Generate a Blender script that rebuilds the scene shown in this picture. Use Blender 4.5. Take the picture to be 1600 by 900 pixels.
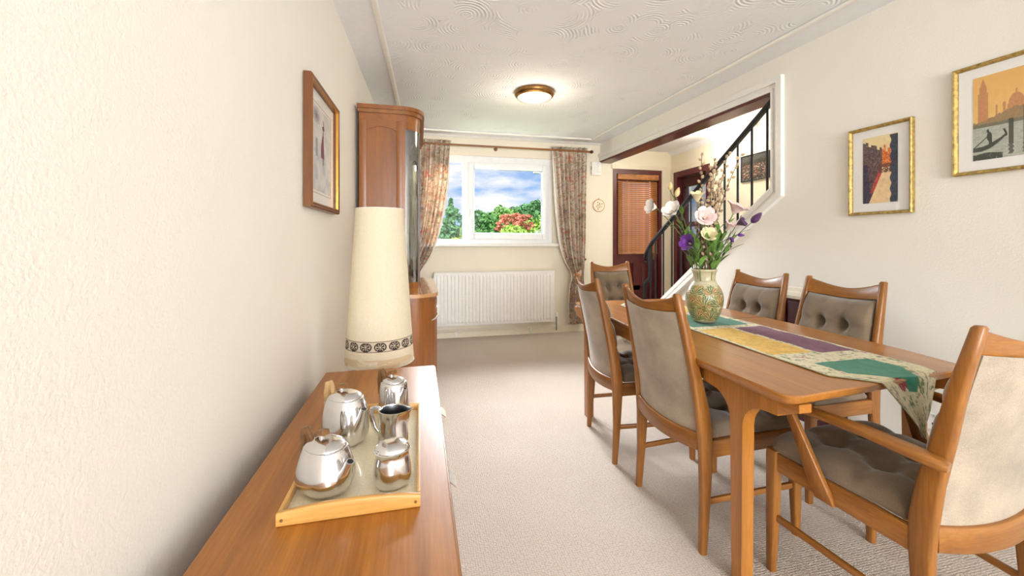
import bpy, bmesh, math, random
import numpy as np
from mathutils import Vector, Matrix

for o in list(bpy.data.objects):
    bpy.data.objects.remove(o, do_unlink=True)
SC = bpy.context.scene
COL = SC.collection
random.seed(7)
RNG = np.random.default_rng(7)
PI = math.pi

# ------------------------------------------------------------------ camera
YAW = math.atan(145.0 / 630.0)
cam_d = bpy.data.cameras.new('camera')
cam_d.sensor_width = 36.0
cam_d.lens = 36.0 * 630.0 / 1600.0
cam_d.shift_y = -73.0 / 1600.0
cam_d.clip_start = 0.02
cam_d.clip_end = 400
cam = bpy.data.objects.new('camera', cam_d)
cam.location = (0, 0, 1.15)
cam.rotation_euler = (PI / 2, 0, -YAW)
COL.objects.link(cam)
SC.camera = cam

# ------------------------------------------------------------------ exposure
SC.view_settings.view_transform = 'Standard'
SC.view_settings.look = 'None'
SC.view_settings.gamma = 1.0
SC.view_settings.use_curve_mapping = False
SC.view_settings.exposure = 0.47

# ------------------------------------------------------------------ sky: blue with broken white cloud
W = bpy.data.worlds.new('sky')
SC.world = W
W.use_nodes = True
nt = W.node_tree
nt.nodes.clear()
def _n(tree, kind, **kw):
    n = tree.nodes.new(kind)
    for k, v in kw.items():
        setattr(n, k, v)
    return n
wo = _n(nt, 'ShaderNodeOutputWorld')
bg = _n(nt, 'ShaderNodeBackground')
tc = _n(nt, 'ShaderNodeTexCoord')
mp = _n(nt, 'ShaderNodeMapping')
mp.inputs['Scale'].default_value = (3.0, 3.0, 11.0)
mp.inputs['Location'].default_value = (0.55, 0.2, 0.35)
cn = _n(nt, 'ShaderNodeTexNoise')
cn.inputs['Scale'].default_value = 1.6
cn.inputs['Detail'].default_value = 7
cn.inputs['Roughness'].default_value = 0.55
cr = _n(nt, 'ShaderNodeValToRGB')
cr.color_ramp.elements[0].position = 0.42
cr.color_ramp.elements[0].color = (0, 0, 0, 1)
cr.color_ramp.elements[1].position = 0.58
cr.color_ramp.elements[1].color = (1, 1, 1, 1)
sx = _n(nt, 'ShaderNodeSeparateXYZ')
gr = _n(nt, 'ShaderNodeValToRGB')
gr.color_ramp.elements[0].position = 0.0
gr.color_ramp.elements[0].color = (0.40, 0.60, 0.92, 1)
gr.color_ramp.elements[1].position = 0.5
gr.color_ramp.elements[1].color = (0.18, 0.36, 0.78, 1)
mx = _n(nt, 'ShaderNodeMix', data_type='RGBA')
mx.inputs[7].default_value = (1.0, 1.0, 1.0, 1)
nt.links.new(tc.outputs['Generated'], mp.inputs['Vector'])
nt.links.new(mp.outputs['Vector'], cn.inputs['Vector'])
nt.links.new(cn.outputs['Fac'], cr.inputs['Fac'])
nt.links.new(tc.outputs['Generated'], sx.inputs[0])
nt.links.new(sx.outputs['Z'], gr.inputs['Fac'])
nt.links.new(cr.outputs['Color'], mx.inputs[0])
nt.links.new(gr.outputs['Color'], mx.inputs[6])
nt.links.new(mx.outputs[2], bg.inputs['Color'])
bg.inputs['Strength'].default_value = 0.76
nt.links.new(bg.outputs[0], wo.inputs[0])

# ------------------------------------------------------------------ lights
def area(name, loc, target, sx_, sy_, power, color=(1, 1, 1)):
    l = bpy.data.lights.new(name, 'AREA')
    l.shape = 'RECTANGLE'
    l.size = sx_
    l.size_y = sy_
    l.energy = power
    l.color = color
    o = bpy.data.objects.new(name, l)
    o.location = loc
    o.rotation_euler = (Vector(target) - Vector(loc)).to_track_quat('-Z', 'Y').to_euler()
    COL.objects.link(o)
    return o
# daylight: sky above the garden falling in through the front window
area('window_daylight', (0.6, 7.7, 3.35), (1.2, 3.0, 0.9), 4.2, 1.1, 1250, (0.92, 0.96, 1.0))
# added fill light behind the camera, aimed in through the added patio door
area('rear_fill', (1.0, -4.75, 1.35), (1.0, 3.0, 1.25), 2.3, 2.0, 262, (0.95, 0.975, 1.0))
# added fill light high in the stairwell for the hall, no window there
area('stairwell_fill', (2.95, 2.55, 3.85), (2.95, 3.2, 0.8), 0.7, 0.9, 42, (1.0, 0.98, 0.95))
# daylight over the garden
sun = bpy.data.lights.new('sun', 'SUN')
sun.energy = 4.6
sun.angle = 0.05
sun.color = (1.0, 0.97, 0.9)
sun_o = bpy.data.objects.new('sun', sun)
sun_o.rotation_euler = (math.radians(38), math.radians(-12), 0)
sun_o.location = (0, 0, 20)
COL.objects.link(sun_o)

# ------------------------------------------------------------------ materials
def s2l(c):
    r = []
    for v in c:
        v = v / 255.0
        r.append(v / 12.92 if v <= 0.04045 else ((v + 0.055) / 1.055) ** 2.4)
    return tuple(r) + (1.0,)

MATS = {}
def newmat(name):
    m = bpy.data.materials.new(name)
    m.use_nodes = True
    t = m.node_tree
    b = t.nodes['Principled BSDF']
    MATS[name] = m
    return m, t, b

def bump(t, b, height_socket, strength, dist=0.01):
    bn = _n(t, 'ShaderNodeBump')
    bn.inputs['Strength'].default_value = strength
    bn.inputs['Distance'].default_value = dist
    t.links.new(height_socket, bn.inputs['Height'])
    t.links.new(bn.outputs[0], b.inputs['Normal'])
    return bn

def coords(t, scale=(1, 1, 1), kind='Object'):
    a = _n(t, 'ShaderNodeTexCoord')
    m = _n(t, 'ShaderNodeMapping')
    m.inputs['Scale'].default_value = scale
    t.links.new(a.outputs[kind], m.inputs['Vector'])
    return m.outputs['Vector']

def noise(t, vec, scale, detail=3, rough=0.5, dist=0.0):
    n = _n(t, 'ShaderNodeTexNoise')
    n.inputs['Scale'].default_value = scale
    n.inputs['Detail'].default_value = detail
    n.inputs['Roughness'].default_value = rough
    n.inputs['Distortion'].default_value = dist
    t.links.new(vec, n.inputs['Vector'])
    return n.outputs['Fac']

def ramp(t, fac, stops):
    r = _n(t, 'ShaderNodeValToRGB')
    e = r.color_ramp.elements
    while len(e) < len(stops):
        e.new(0.5)
    for i, (p, c) in enumerate(stops):
        e[i].position = p
        e[i].color = s2l(c)
    t.links.new(fac, r.inputs['Fac'])
    return r.outputs['Color']

def plain(name, rgb, rough=0.5, metal=0.0, nz=None, bumps=None, coat=0.0, sheen=0.0, var=0.06):
    """a plain surface with a faint procedural mottling"""
    m, t, b = newmat(name)
    v = coords(t)
    f = noise(t, v, nz or 25.0, 3)
    lo = tuple(c * (1 - var) for c in rgb)
    hi = tuple(min(255, c * (1 + var * 0.6)) for c in rgb)
    c = ramp(t, f, [(0.3, lo), (0.7, hi)])
    t.links.new(c, b.inputs['Base Color'])
    b.inputs['Roughness'].default_value = rough
    b.inputs['Metallic'].default_value = metal
    b.inputs['Coat Weight'].default_value = coat
    b.inputs['Sheen Weight'].default_value = sheen
    if bumps:
        bump(t, b, noise(t, v, bumps[0], 4), bumps[1], bumps[2])
    return m

def wood(name, axis, dark, light, rough=0.32, coat=0.15, fine=90.0):
    m, t, b = newmat(name)
    sc = [22.0, 22.0, 22.0]
    sc['xyz'.index(axis)] = 1.3
    v = coords(t, tuple(sc))
    f1 = noise(t, v, 0.9, 5, 0.55, 0.6)
    sc2 = [fine, fine, fine]
    sc2['xyz'.index(axis)] = 5.0
    v2 = coords(t, tuple(sc2))
    f2 = noise(t, v2, 2.0, 3, 0.6)
    mxn = _n(t, 'ShaderNodeMix', data_type='FLOAT')
    mxn.inputs[0].default_value = 0.38
    t.links.new(f1, mxn.inputs[2])
    t.links.new(f2, mxn.inputs[3])
    c = ramp(t, mxn.outputs[0], [(0.30, dark), (0.5, tuple((a + q) / 2 for a, q in zip(dark, light))), (0.72, light)])
    t.links.new(c, b.inputs['Base Color'])
    b.inputs['Roughness'].default_value = rough
    b.inputs['Coat Weight'].default_value = coat
    b.inputs['Coat Roughness'].default_value = 0.25
    bump(t, b, f2, 0.06, 0.002)
    return m

for ax in 'xyz':
    wood('teak_' + ax, ax, (112, 66, 22), (172, 113, 46), rough=0.36)
    wood('oak_orange_' + ax, ax, (136, 79, 20), (188, 121, 42), rough=0.40, coat=0.08)
    wood('table_teak_' + ax, ax, (140, 85, 29), (191, 127, 53), rough=0.28, coat=0.3)
    wood('tray_beech_' + ax, ax, (186, 132, 62), (226, 178, 104), rough=0.4)
for ax in 'xyz':
    wood('cabinet_teak_' + ax, ax, (116, 66, 26), (164, 102, 46), rough=0.32)
    wood('walnut_' + ax, ax, (92, 52, 22), (138, 86, 40), rough=0.35)
plain('mahogany_red', (88, 24, 30), 0.35, coat=0.2, nz=14, var=0.12)
plain('mahogany_dark', (66, 22, 28), 0.35, coat=0.2, nz=14, var=0.12)
plain('white_gloss', (240, 238, 232), 0.3, var=0.015)
plain('white_upvc', (244, 246, 248), 0.25, var=0.01)
plain('cream_paint', (236, 226, 204), 0.4, var=0.015)
plain('radiator_white', (240, 238, 234), 0.35, var=0.015)
plain('plastic_white', (240, 238, 230), 0.4, var=0.02)
plain('black_iron', (24, 28, 34), 0.42, metal=0.3, var=0.1)
plain('brass', (184, 132, 62), 0.28, metal=1.0)
plain('brass_dark', (150, 112, 66), 0.35, metal=1.0, var=0.12)
plain('gold_leaf', (182, 154, 88), 0.5, metal=0.5, nz=60, var=0.25, bumps=(120, 0.25, 0.002))
plain('steel_grey', (150, 155, 160), 0.35, metal=0.9)
plain('silver_handle', (232, 230, 224), 0.25, metal=0.6)
plain('aluminium', (226, 226, 228), 0.13, metal=1.0, var=0.03)
plain('aluminium_inside', (120, 122, 126), 0.35, metal=1.0, var=0.03)
plain('dark_hole', (18, 16, 15), 0.6)
plain('horn_wood', (120, 82, 44), 0.35, nz=40, var=0.25)
plain('horn_pale', (196, 160, 110), 0.35, nz=40, var=0.2)
plain('mount_board', (242, 241, 238), 0.85, var=0.01)
plain('lining_white', (240, 234, 224), 0.85, var=0.03)
plain('slat_brown', (178, 118, 66), 0.45, nz=18, var=0.2)
plain('cord_white', (226, 222, 210), 0.7)
plain('stem_green', (104, 118, 62), 0.6, nz=50, var=0.2)
plain('leaf_green', (98, 138, 62), 0.5, nz=30, var=0.25)
plain('willow_bark', (92, 54, 44), 0.6, nz=60, var=0.25)
plain('catkin', (194, 168, 130), 0.9, nz=80, var=0.15, sheen=0.4)
plain('petal_white', (244, 236, 228), 0.6, nz=30, var=0.05, sheen=0.2)
plain('petal_blush', (238, 208, 204), 0.6, nz=30, var=0.07, sheen=0.2)
plain('petal_cream', (236, 224, 176), 0.6, nz=30, var=0.08, sheen=0.2)
plain('petal_purple', (96, 30, 128), 0.6, nz=30, var=0.2, sheen=0.3)
plain('petal_plum', (70, 24, 76), 0.6, nz=30, var=0.2, sheen=0.3)
plain('bud_cream', (220, 198, 140), 0.6, nz=30, var=0.15)
plain('stair_carpet', (206, 192, 172), 0.95, nz=80, bumps=(300, 0.4, 0.004))
plain('bark', (92, 76, 60), 0.9, nz=20, var=0.2)
plain('lawn', (96, 136, 60), 0.95, nz=3, var=0.25)
plain('outdoor_wall', (200, 190, 172), 0.9, bumps=(40, 0.3, 0.01))
for nm, c in dict(leaf_deep=(92, 144, 74), leaf_mid=(128, 176, 84), leaf_bright=(166, 200, 92), leaf_yellow=(196, 214, 74),
                  leaf_conifer=(110, 154, 108), leaf_red=(218, 136, 112), leaf_grey=(166, 182, 148), leaf_forest=(96, 146, 88)).items():
    plain(nm, c, 0.7, nz=2.5, var=0.28)

# painted walls: fine woodchip relief
def wallpaint(name, rgb):
    m, t, b = newmat(name)
    v = coords(t)
    f = noise(t, v, 130.0, 3, 0.6)
    f2 = noise(t, v, 1.2, 2)
    t.links.new(ramp(t, f2, [(0.3, tuple(c * 0.985 for c in rgb)), (0.7, rgb)]), b.inputs['Base Color'])
    b.inputs['Roughness'].default_value = 0.75
    bump(t, b, f, 0.35, 0.004)
wallpaint('wall_cream', (243, 239, 229))
wallpaint('wall_warm', (242, 234, 214))

# ceiling: swirled plaster, arcs struck round scattered centres
def artex():
    m, t, b = newmat('artex')
    b.inputs['Base Color'].default_value = s2l((240, 242, 246))
    b.inputs['Roughness'].default_value = 0.85
    v = coords(t)
    vo = _n(t, 'ShaderNodeTexVoronoi')
    vo.inputs['Scale'].default_value = 4.2
    vo.inputs['Randomness'].default_value = 1.0
    vo.voronoi_dimensions = '2D'
    t.links.new(v, vo.inputs['Vector'])
    mu = _n(t, 'ShaderNodeMath', operation='MULTIPLY')
    mu.inputs[1].default_value = 70.0
    t.links.new(vo.outputs['Distance'], mu.inputs[0])
    si = _n(t, 'ShaderNodeMath', operation='SINE')
    t.links.new(mu.outputs[0], si.inputs[0])
    nz = noise(t, v, 5.0, 3)
    cl = _n(t, 'ShaderNodeMapRange')
    cl.inputs[1].default_value = 0.47
    cl.inputs[2].default_value = 0.66
    t.links.new(nz, cl.inputs[0])
    m2 = _n(t, 'ShaderNodeMath', operation='MULTIPLY')
    t.links.new(si.outputs[0], m2.inputs[0])
    t.links.new(cl.outputs[0], m2.inputs[1])
    fine = noise(t, v, 60.0, 3)
    ad = _n(t, 'ShaderNodeMath', operation='MULTIPLY_ADD')
    ad.inputs[1].default_value = 0.5
    t.links.new(fine, ad.inputs[0])
    t.links.new(m2.outputs[0], ad.inputs[2])
    bump(t, b, ad.outputs[0], 0.5, 0.006)
artex()

# looped wool carpet
def carpet():
    m, t, b = newmat('carpet')
    v = coords(t)
    vo = _n(t, 'ShaderNodeTexVoronoi')
    vo.inputs['Scale'].default_value = 112.0
    vo.voronoi_dimensions = '2D'
    vo.inputs['Randomness'].default_value = 0.45
    t.links.new(v, vo.inputs['Vector'])
    n1 = noise(t, v, 190.0, 4, 0.7)
    n2 = noise(t, v, 2.0, 2)
    mixn = _n(t, 'ShaderNodeMath', operation='MULTIPLY_ADD')
    mixn.inputs[1].default_value = -0.9
    t.links.new(vo.outputs['Distance'], mixn.inputs[0])
    t.links.new(n1, mixn.inputs[2])
    c1 = ramp(t, mixn.outputs[0], [(-0.0, (202, 188, 175)), (0.2, (217, 206, 195)), (0.6, (233, 224, 216))])
    c2 = ramp(t, n2, [(0.3, (246, 240, 234)), (0.7, (255, 252, 248))])
    mm = _n(t, 'ShaderNodeMix', data_type='RGBA', blend_type='MULTIPLY')
    mm.inputs[0].default_value = 1.0
    t.links.new(c1, mm.inputs[6])
    t.links.new(c2, mm.inputs[7])
    t.links.new(mm.outputs[2], b.inputs['Base Color'])
    b.inputs['Roughness'].default_value = 0.95
    b.inputs['Sheen Weight'].default_value = 0.25
    bump(t, b, mixn.outputs[0], 0.85, 0.007)
carpet()

def velvet(name, rgb, sheen, fleck=0.10):
    m, t, b = newmat(name)
    v = coords(t)
    n1 = noise(t, v, 420.0, 2, 0.6)
    n2 = noise(t, v, 9.0, 3, 0.5)
    add = _n(t, 'ShaderNodeMath', operation='MULTIPLY_ADD')
    add.inputs[1].default_value = 0.55
    t.links.new(n2, add.inputs[0])
    sub = _n(t, 'ShaderNodeMath', operation='MULTIPLY')
    sub.inputs[1].default_value = 0.5
    t.links.new(n1, sub.inputs[0])
    t.links.new(sub.outputs[0], add.inputs[2])
    c = ramp(t, add.outputs[0], [(0.3, tuple(x * (1 - 2 * fleck) for x in rgb)), (0.75, tuple(min(255, x * (1 + fleck)) for x in rgb))])
    t.links.new(c, b.inputs['Base Color'])
    b.inputs['Roughness'].default_value = 0.9
    b.inputs['Sheen Weight'].default_value = sheen
    b.inputs['Sheen Roughness'].default_value = 0.4
    bump(t, b, n1, 0.25, 0.002)
velvet('velvet_taupe', (124, 106, 85), 0.6)
velvet('back_fabric', (168, 153, 134), 0.4, 0.12)

def glassmat(name, tint=(255, 255, 255), refl=0.08, rough=0.02, edge=0.6):
    m, t, b = newmat(name)
    t.nodes.remove(b)
    out = t.nodes['Material Output']
    tr = _n(t, 'ShaderNodeBsdfTransparent')
    tr.inputs['Color'].default_value = s2l(tint)
    gl = _n(t, 'ShaderNodeBsdfGlossy')
    gl.inputs['Roughness'].default_value = rough
    fr = _n(t, 'ShaderNodeLayerWeight')
    fr.inputs['Blend'].default_value = 0.5
    pw = _n(t, 'ShaderNodeMath', operation='POWER')
    pw.inputs[1].default_value = 5.0
    t.links.new(fr.outputs['Facing'], pw.inputs[0])
    mu = _n(t, 'ShaderNodeMath', operation='MULTIPLY_ADD')
    mu.inputs[1].default_value = edge
    mu.inputs[2].default_value = refl
    t.links.new(pw.outputs[0], mu.inputs[0])
    mx = _n(t, 'ShaderNodeMixShader')
    t.links.new(mu.outputs[0], mx.inputs[0])
    t.links.new(tr.outputs[0], mx.inputs[1])
    t.links.new(gl.outputs[0], mx.inputs[2])
    t.links.new(mx.outputs[0], out.inputs['Surface'])
glassmat('window_glass', refl=0.002, edge=0.12)
glassmat('picture_glass', refl=0.015, edge=0.35)
glassmat('cabinet_glass', (225, 230, 232), refl=0.28, edge=0.7)

def attr_mat(name, rough=0.8, sheen=0.0, bumpf=None, coat=0.0):
    m, t, b = newmat(name)
    a = _n(t, 'ShaderNodeAttribute')
    a.attribute_name = 'Col'
    t.links.new(a.outputs['Color'], b.inputs['Base Color'])
    b.inputs['Roughness'].default_value = rough
    b.inputs['Sheen Weight'].default_value = sheen
    b.inputs['Coat Weight'].default_value = coat
    if bumpf:
        bump(t, b, noise(t, coords(t), bumpf[0], 3), bumpf[1], bumpf[2])
attr_mat('woven_print', 0.95, 0.15, (500, 0.3, 0.002))
attr_mat('art_print', 0.85)
attr_mat('glazed_print', 0.35, coat=0.2, bumpf=(90, 0.3, 0.002))

# floral furnishing cotton
def floral():
    m, t, b = newmat('floral_cotton')
    v = coords(t, (1, 0.35, 1))
    base = (240, 227, 210)
    def layer(prev, scale, lo, hi, rgb, seed):
        mp = _n(t, 'ShaderNodeMapping')
        mp.inputs['Location'].default_value = (seed, seed * 1.7, seed * 0.6)
        t.links.new(v, mp.inputs['Vector'])
        f = noise(t, mp.outputs[0], scale, 3, 0.55, 0.8)
        mr = _n(t, 'ShaderNodeMapRange')
        mr.inputs[1].default_value = lo
        mr.inputs[2].default_value = hi
        t.links.new(f, mr.inputs[0])
        mm = _n(t, 'ShaderNodeMix', data_type='RGBA')
        t.links.new(mr.outputs[0], mm.inputs[0])
        if isinstance(prev, tuple):
            mm.inputs[6].default_value = s2l(prev)
        else:
            t.links.new(prev, mm.inputs[6])
        mm.inputs[7].default_value = s2l(rgb)
        return mm.outputs[2]
    c = layer(base, 13, 0.50, 0.62, (212, 196, 178), 1.3)
    c = layer(c, 17, 0.58, 0.64, (222, 162, 140), 4.1)
    c = layer(c, 21, 0.59, 0.65, (226, 182, 138), 7.7)
    c = layer(c, 24, 0.60, 0.65, (176, 170, 136), 11.2)
    c = layer(c, 19, 0.61, 0.66, (188, 164, 164), 15.9)
    t.links.new(c, b.inputs['Base Color'])
    b.inputs['Roughness'].default_value = 0.9
    tl = _n(t, 'ShaderNodeBsdfTranslucent')
    t.links.new(c, tl.inputs['Color'])
    mx = _n(t, 'ShaderNodeMixShader')
    mx.inputs[0].default_value = 0.28
    out = t.nodes['Material Output']
    t.links.new(b.outputs[0], mx.inputs[1])
    t.links.new(tl.outputs[0], mx.inputs[2])
    t.links.new(mx.outputs[0], out.inputs['Surface'])
floral()

# linen lamp shade, lets light through
def shade_mat():
    m, t, b = newmat('shade_linen')
    a = _n(t, 'ShaderNodeAttribute')
    a.attribute_name = 'Col'
    t.links.new(a.outputs['Color'], b.inputs['Base Color'])
    b.inputs['Roughness'].default_value = 0.9
    bump(t, b, noise(t, coords(t, (600, 600, 900)), 1.0, 2), 0.2, 0.001)
    tl = _n(t, 'ShaderNodeBsdfTranslucent')
    t.links.new(a.outputs['Color'], tl.inputs['Color'])
    mx = _n(t, 'ShaderNodeMixShader')
    mx.inputs[0].default_value = 0.3
    t.links.new(b.outputs[0], mx.inputs[1])
    t.links.new(tl.outputs[0], mx.inputs[2])
    t.links.new(mx.outputs[0], t.nodes['Material Output'].inputs['Surface'])
shade_mat()

def emit(name, rgb, strength):
    m, t, b = newmat(name)
    b.inputs['Base Color'].default_value = s2l(rgb)
    b.inputs['Emission Color'].default_value = s2l(rgb)
    b.inputs['Emission Strength'].default_value = strength
    b.inputs['Roughness'].default_value = 0.3
emit('lamp_glass', (255, 236, 214), 0.8)
emit('hall_lamp_glass', (255, 244, 226), 1.0)

# ------------------------------------------------------------------ mesh helpers
def rr(hw, hd, r=0.006, n=2):
    """rounded rectangle outline"""
    r = min(r, hw * 0.95, hd * 0.95)
    pts = []
    for cx, cy, a0 in ((hw - r, hd - r, 0), (-hw + r, hd - r, PI / 2), (-hw + r, -hd + r, PI), (hw - r, -hd + r, 1.5 * PI)):
        for k in range(n + 1):
            a = a0 + PI / 2 * k / n
            pts.append((cx + r * math.cos(a), cy + r * math.sin(a)))
    return pts

class MB:
    def __init__(s):
        s.v = []
        s.f = []
    def add(s, verts, faces):
        o = len(s.v)
        s.v += [tuple(p) for p in verts]
        s.f += [tuple(i + o for i in f) for f in faces]
        return s
    def box(s, x0, x1, y0, y1, z0, z1):
        v = [(x, y, z) for z in (z0, z1) for y in (y0, y1) for x in (x0, x1)]
        return s.add(v, [(0, 2, 3, 1), (4, 5, 7, 6), (0, 1, 5, 4), (2, 6, 7, 3), (0, 4, 6, 2), (1, 3, 7, 5)])
    def rbox(s, x0, x1, y0, y1, z0, z1, r=0.004, axis='z'):
        """box with its four long edges and end rims rounded"""
        cx, cy, cz = (x0 + x1) / 2, (y0 + y1) / 2, (z0 + z1) / 2
        h = [(x1 - x0) / 2, (y1 - y0) / 2, (z1 - z0) / 2]
        ia = 'xyz'.index(axis)
        ib, ic = (ia + 1) % 3, (ia + 2) % 3
        r = min(r, min(h) * 0.9)
        secs = []
        for t_, ins in ((-h[ia], r), (-h[ia] + r, 0), (h[ia] - r, 0), (h[ia], r)):
            sec = []
            for a, b in rr(h[ib] - ins, h[ic] - ins, max(r - ins, r * 0.4)):
                p = [0, 0, 0]
                p[ia], p[ib], p[ic] = t_, a, b
                sec.append((p[0] + cx, p[1] + cy, p[2] + cz))
            secs.append(sec)
        return s.loft(secs)
    def loft(s, secs, caps=True, closed=True):
        n = len(secs[0])
        o = len(s.v)
        for q in secs:
            s.v += [tuple(p) for p in q]
        for i in range(len(secs) - 1):
            for j in range(n if closed else n - 1):
                k = (j + 1) % n
                a, b = o + i * n, o + (i + 1) * n
                s.f.append((a + j, a + k, b + k, b + j))
        if caps and closed:
            s.f.append(tuple(o + j for j in reversed(range(n))))
            e = o + (len(secs) - 1) * n
            s.f.append(tuple(e + j for j in range(n)))
        return s
    def post(s, stations, r=0.006):
        """upright of rounded rectangular sections: (cx,cy,z,hw,hd)"""
        return s.loft([[(cx + a, cy + b, z) for a, b in rr(hw, hd, r)] for cx, cy, z, hw, hd in stations])
    def sweep(s, pts, prof, up=(0, 0, 1), scale=None):
        """profile (a sideways, b up) swept along points"""
        P = [Vector(p) for p in pts]
        upv = Vector(up)
        secs = []
        for i, p in enumerate(P):
            t_ = (P[min(i + 1, len(P) - 1)] - P[max(i - 1, 0)]).normalized()
            sd = t_.cross(upv)
            if sd.length < 1e-6:
                sd = Vector((1, 0, 0))
            sd.normalize()
            u = sd.cross(t_).normalized()
            k = scale[i] if scale else 1.0
            secs.append([p + sd * a * k + u * b * k for a, b in prof])
        return s.loft(secs)
    def bar(s, p0, p1, w, h, r=0.004, up=(0, 0, 1)):
        return s.sweep([p0, p1], rr(w / 2, h / 2, r), up)
    def tube(s, pts, rad, n=8):
        P = [Vector(p) for p in pts]
        secs = []
        prev = None
        for i, p in enumerate(P):
            t_ = (P[min(i + 1, len(P) - 1)] - P[max(i - 1, 0)]).normalized()
            if prev is None:
                a = t_.orthogonal().normalized()
            else:
                a = (prev - t_ * prev.dot(t_))
                a = a.normalized() if a.length > 1e-6 else t_.orthogonal().normalized()
            prev = a
            b = t_.cross(a)
            r = rad[i] if isinstance(rad, (list, tuple)) else rad
            secs.append([p + (a * math.cos(2 * PI * k / n) + b * math.sin(2 * PI * k / n)) * r for k in range(n)])
        return s.loft(secs)
    def lathe(s, prof, n=32, c=(0, 0, 0), caps=True, ex=1.0, ey=1.0):
        secs = [[(c[0] + r * ex * math.cos(2 * PI * k / n), c[1] + r * ey * math.sin(2 * PI * k / n), c[2] + z) for k in range(n)] for r, z in prof]
        return s.loft(secs, caps=caps)
    def prism(s, poly, fn, d0, d1):
        """flat polygon (a,b) given depth by fn(a,b,d)"""
        n = len(poly)
        o = len(s.v)
        for d in (d0, d1):
            s.v += [tuple(fn(a, b, d)) for a, b in poly]
        s.f.append(tuple(o + i for i in reversed(range(n))))
        s.f.append(tuple(o + n + i for i in range(n)))
        for i in range(n):
            k = (i + 1) % n
            s.f.append((o + i, o + k, o + n + k, o + n + i))
        return s
    def grid(s, fn, nu, nv, us=None, vs=None):
        o = len(s.v)
        for j in range(nv + 1):
            for i in range(nu + 1):
                s.v.append(tuple(fn(i / nu, j / nv)))
        for j in range(nv):
            for i in range(nu):
                a = o + j * (nu + 1) + i
                s.f.append((a, a + 1, a + nu + 2, a + nu + 1))
        return s
    def sphere(s, c, rx, ry=None, rz=None, n=12, m=8):
        ry = rx if ry is None else ry
        rz = rx if rz is None else rz
        secs = []
        for j in range(m + 1):
            t_ = -PI / 2 + PI * j / m
            k = max(math.cos(t_), 0.02)
            secs.append([(c[0] + rx * k * math.cos(2 * PI * i / n), c[1] + ry * k * math.sin(2 * PI * i / n), c[2] + rz * math.sin(t_)) for i in range(n)])
        return s.loft(secs)
    def mesh(s, name, smooth=35):
        me = bpy.data.meshes.new(name)
        me.from_pydata(s.v, [], s.f)
        me.validate()
        bm = bmesh.new()
        bm.from_mesh(me)
        bmesh.ops.recalc_face_normals(bm, faces=bm.faces)
        bm.to_mesh(me)
        bm.free()
        if smooth:
            me.shade_smooth()
            me.set_sharp_from_angle(angle=math.radians(smooth))
        return me
    def build(s, name, mat, parent=None, smooth=35, loc=None, rot=None):
        return link(name, s.mesh(name, smooth), mat, parent, loc, rot)

def link(name, me, mat, parent=None, loc=None, rot=None):
    o = bpy.data.objects.new(name, me)
    if mat:
        if not me.materials:
            me.materials.append(MATS[mat])
    COL.objects.link(o)
    if parent:
        o.parent = parent
    if loc is not None:
        o.location = loc
    if rot is not None:
        o.rotation_euler = rot
    return o

def tag(o, label, cat, group=None):
    o['label'] = label
    o['category'] = cat
    if group:
        o['group'] = group
    return o

def thing(name, label, cat, loc=(0, 0, 0), rz=0.0, group=None, rot=None):
    o = bpy.data.objects.new(name, None)
    o.empty_display_size = 0.05
    COL.objects.link(o)
    o.location = loc
    o.rotation_euler = rot if rot is not None else (0, 0, rz)
    return tag(o, label, cat, group)

def struct(o):
    o['kind'] = 'structure'
    return o

def children_of(o):
    return [c for c in bpy.data.objects if c.parent == o]

def dup(root, loc, rz, label, group=None):
    def cp(o, parent):
        c = o.copy()
        COL.objects.link(c)
        c.parent = parent
        for ch in children_of(o):
            cp(ch, c)
        return c
    r = cp(root, None)
    r.location = loc
    r.rotation_euler = (0, 0, rz)
    r['label'] = label
    if group:
        r['group'] = group
    return r

# value noise for printed patterns
_T = RNG.random((64, 64))
def vn(x, y):
    x = np.asarray(x, float)
    y = np.asarray(y, float)
    xi = np.floor(x).astype(int)
    yi = np.floor(y).astype(int)
    fx = x - xi
    fy = y - yi
    fx = fx * fx * (3 - 2 * fx)
    fy = fy * fy * (3 - 2 * fy)
    g = lambda a, b: _T[a % 64, b % 64]
    return (g(xi, yi) * (1 - fx) + g(xi + 1, yi) * fx) * (1 - fy) + (g(xi, yi + 1) * (1 - fx) + g(xi + 1, yi + 1) * fx) * fy
def fbm(x, y):
    return 0.55 * vn(x, y) + 0.28 * vn(2.1 * x + 7, 2.1 * y + 3) + 0.17 * vn(4.3 * x + 1, 4.3 * y + 9)

def paint(canvas, mask, rgb):
    m = np.clip(np.asarray(mask, float), 0, 1)[..., None]
    canvas[:] = canvas * (1 - m) + np.array(rgb, float) * m

def set_cols(me, rgb255):
    c = np.clip(rgb255, 0, 255) / 255.0
    c = np.where(c <= 0.04045, c / 12.92, ((c + 0.055) / 1.055) ** 2.4)
    out = np.ones((len(c), 4), np.float32)
    out[:, :3] = c
    a = me.color_attributes.new('Col', 'FLOAT_COLOR', 'POINT')
    a.data.foreach_set('color', out.ravel())

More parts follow.
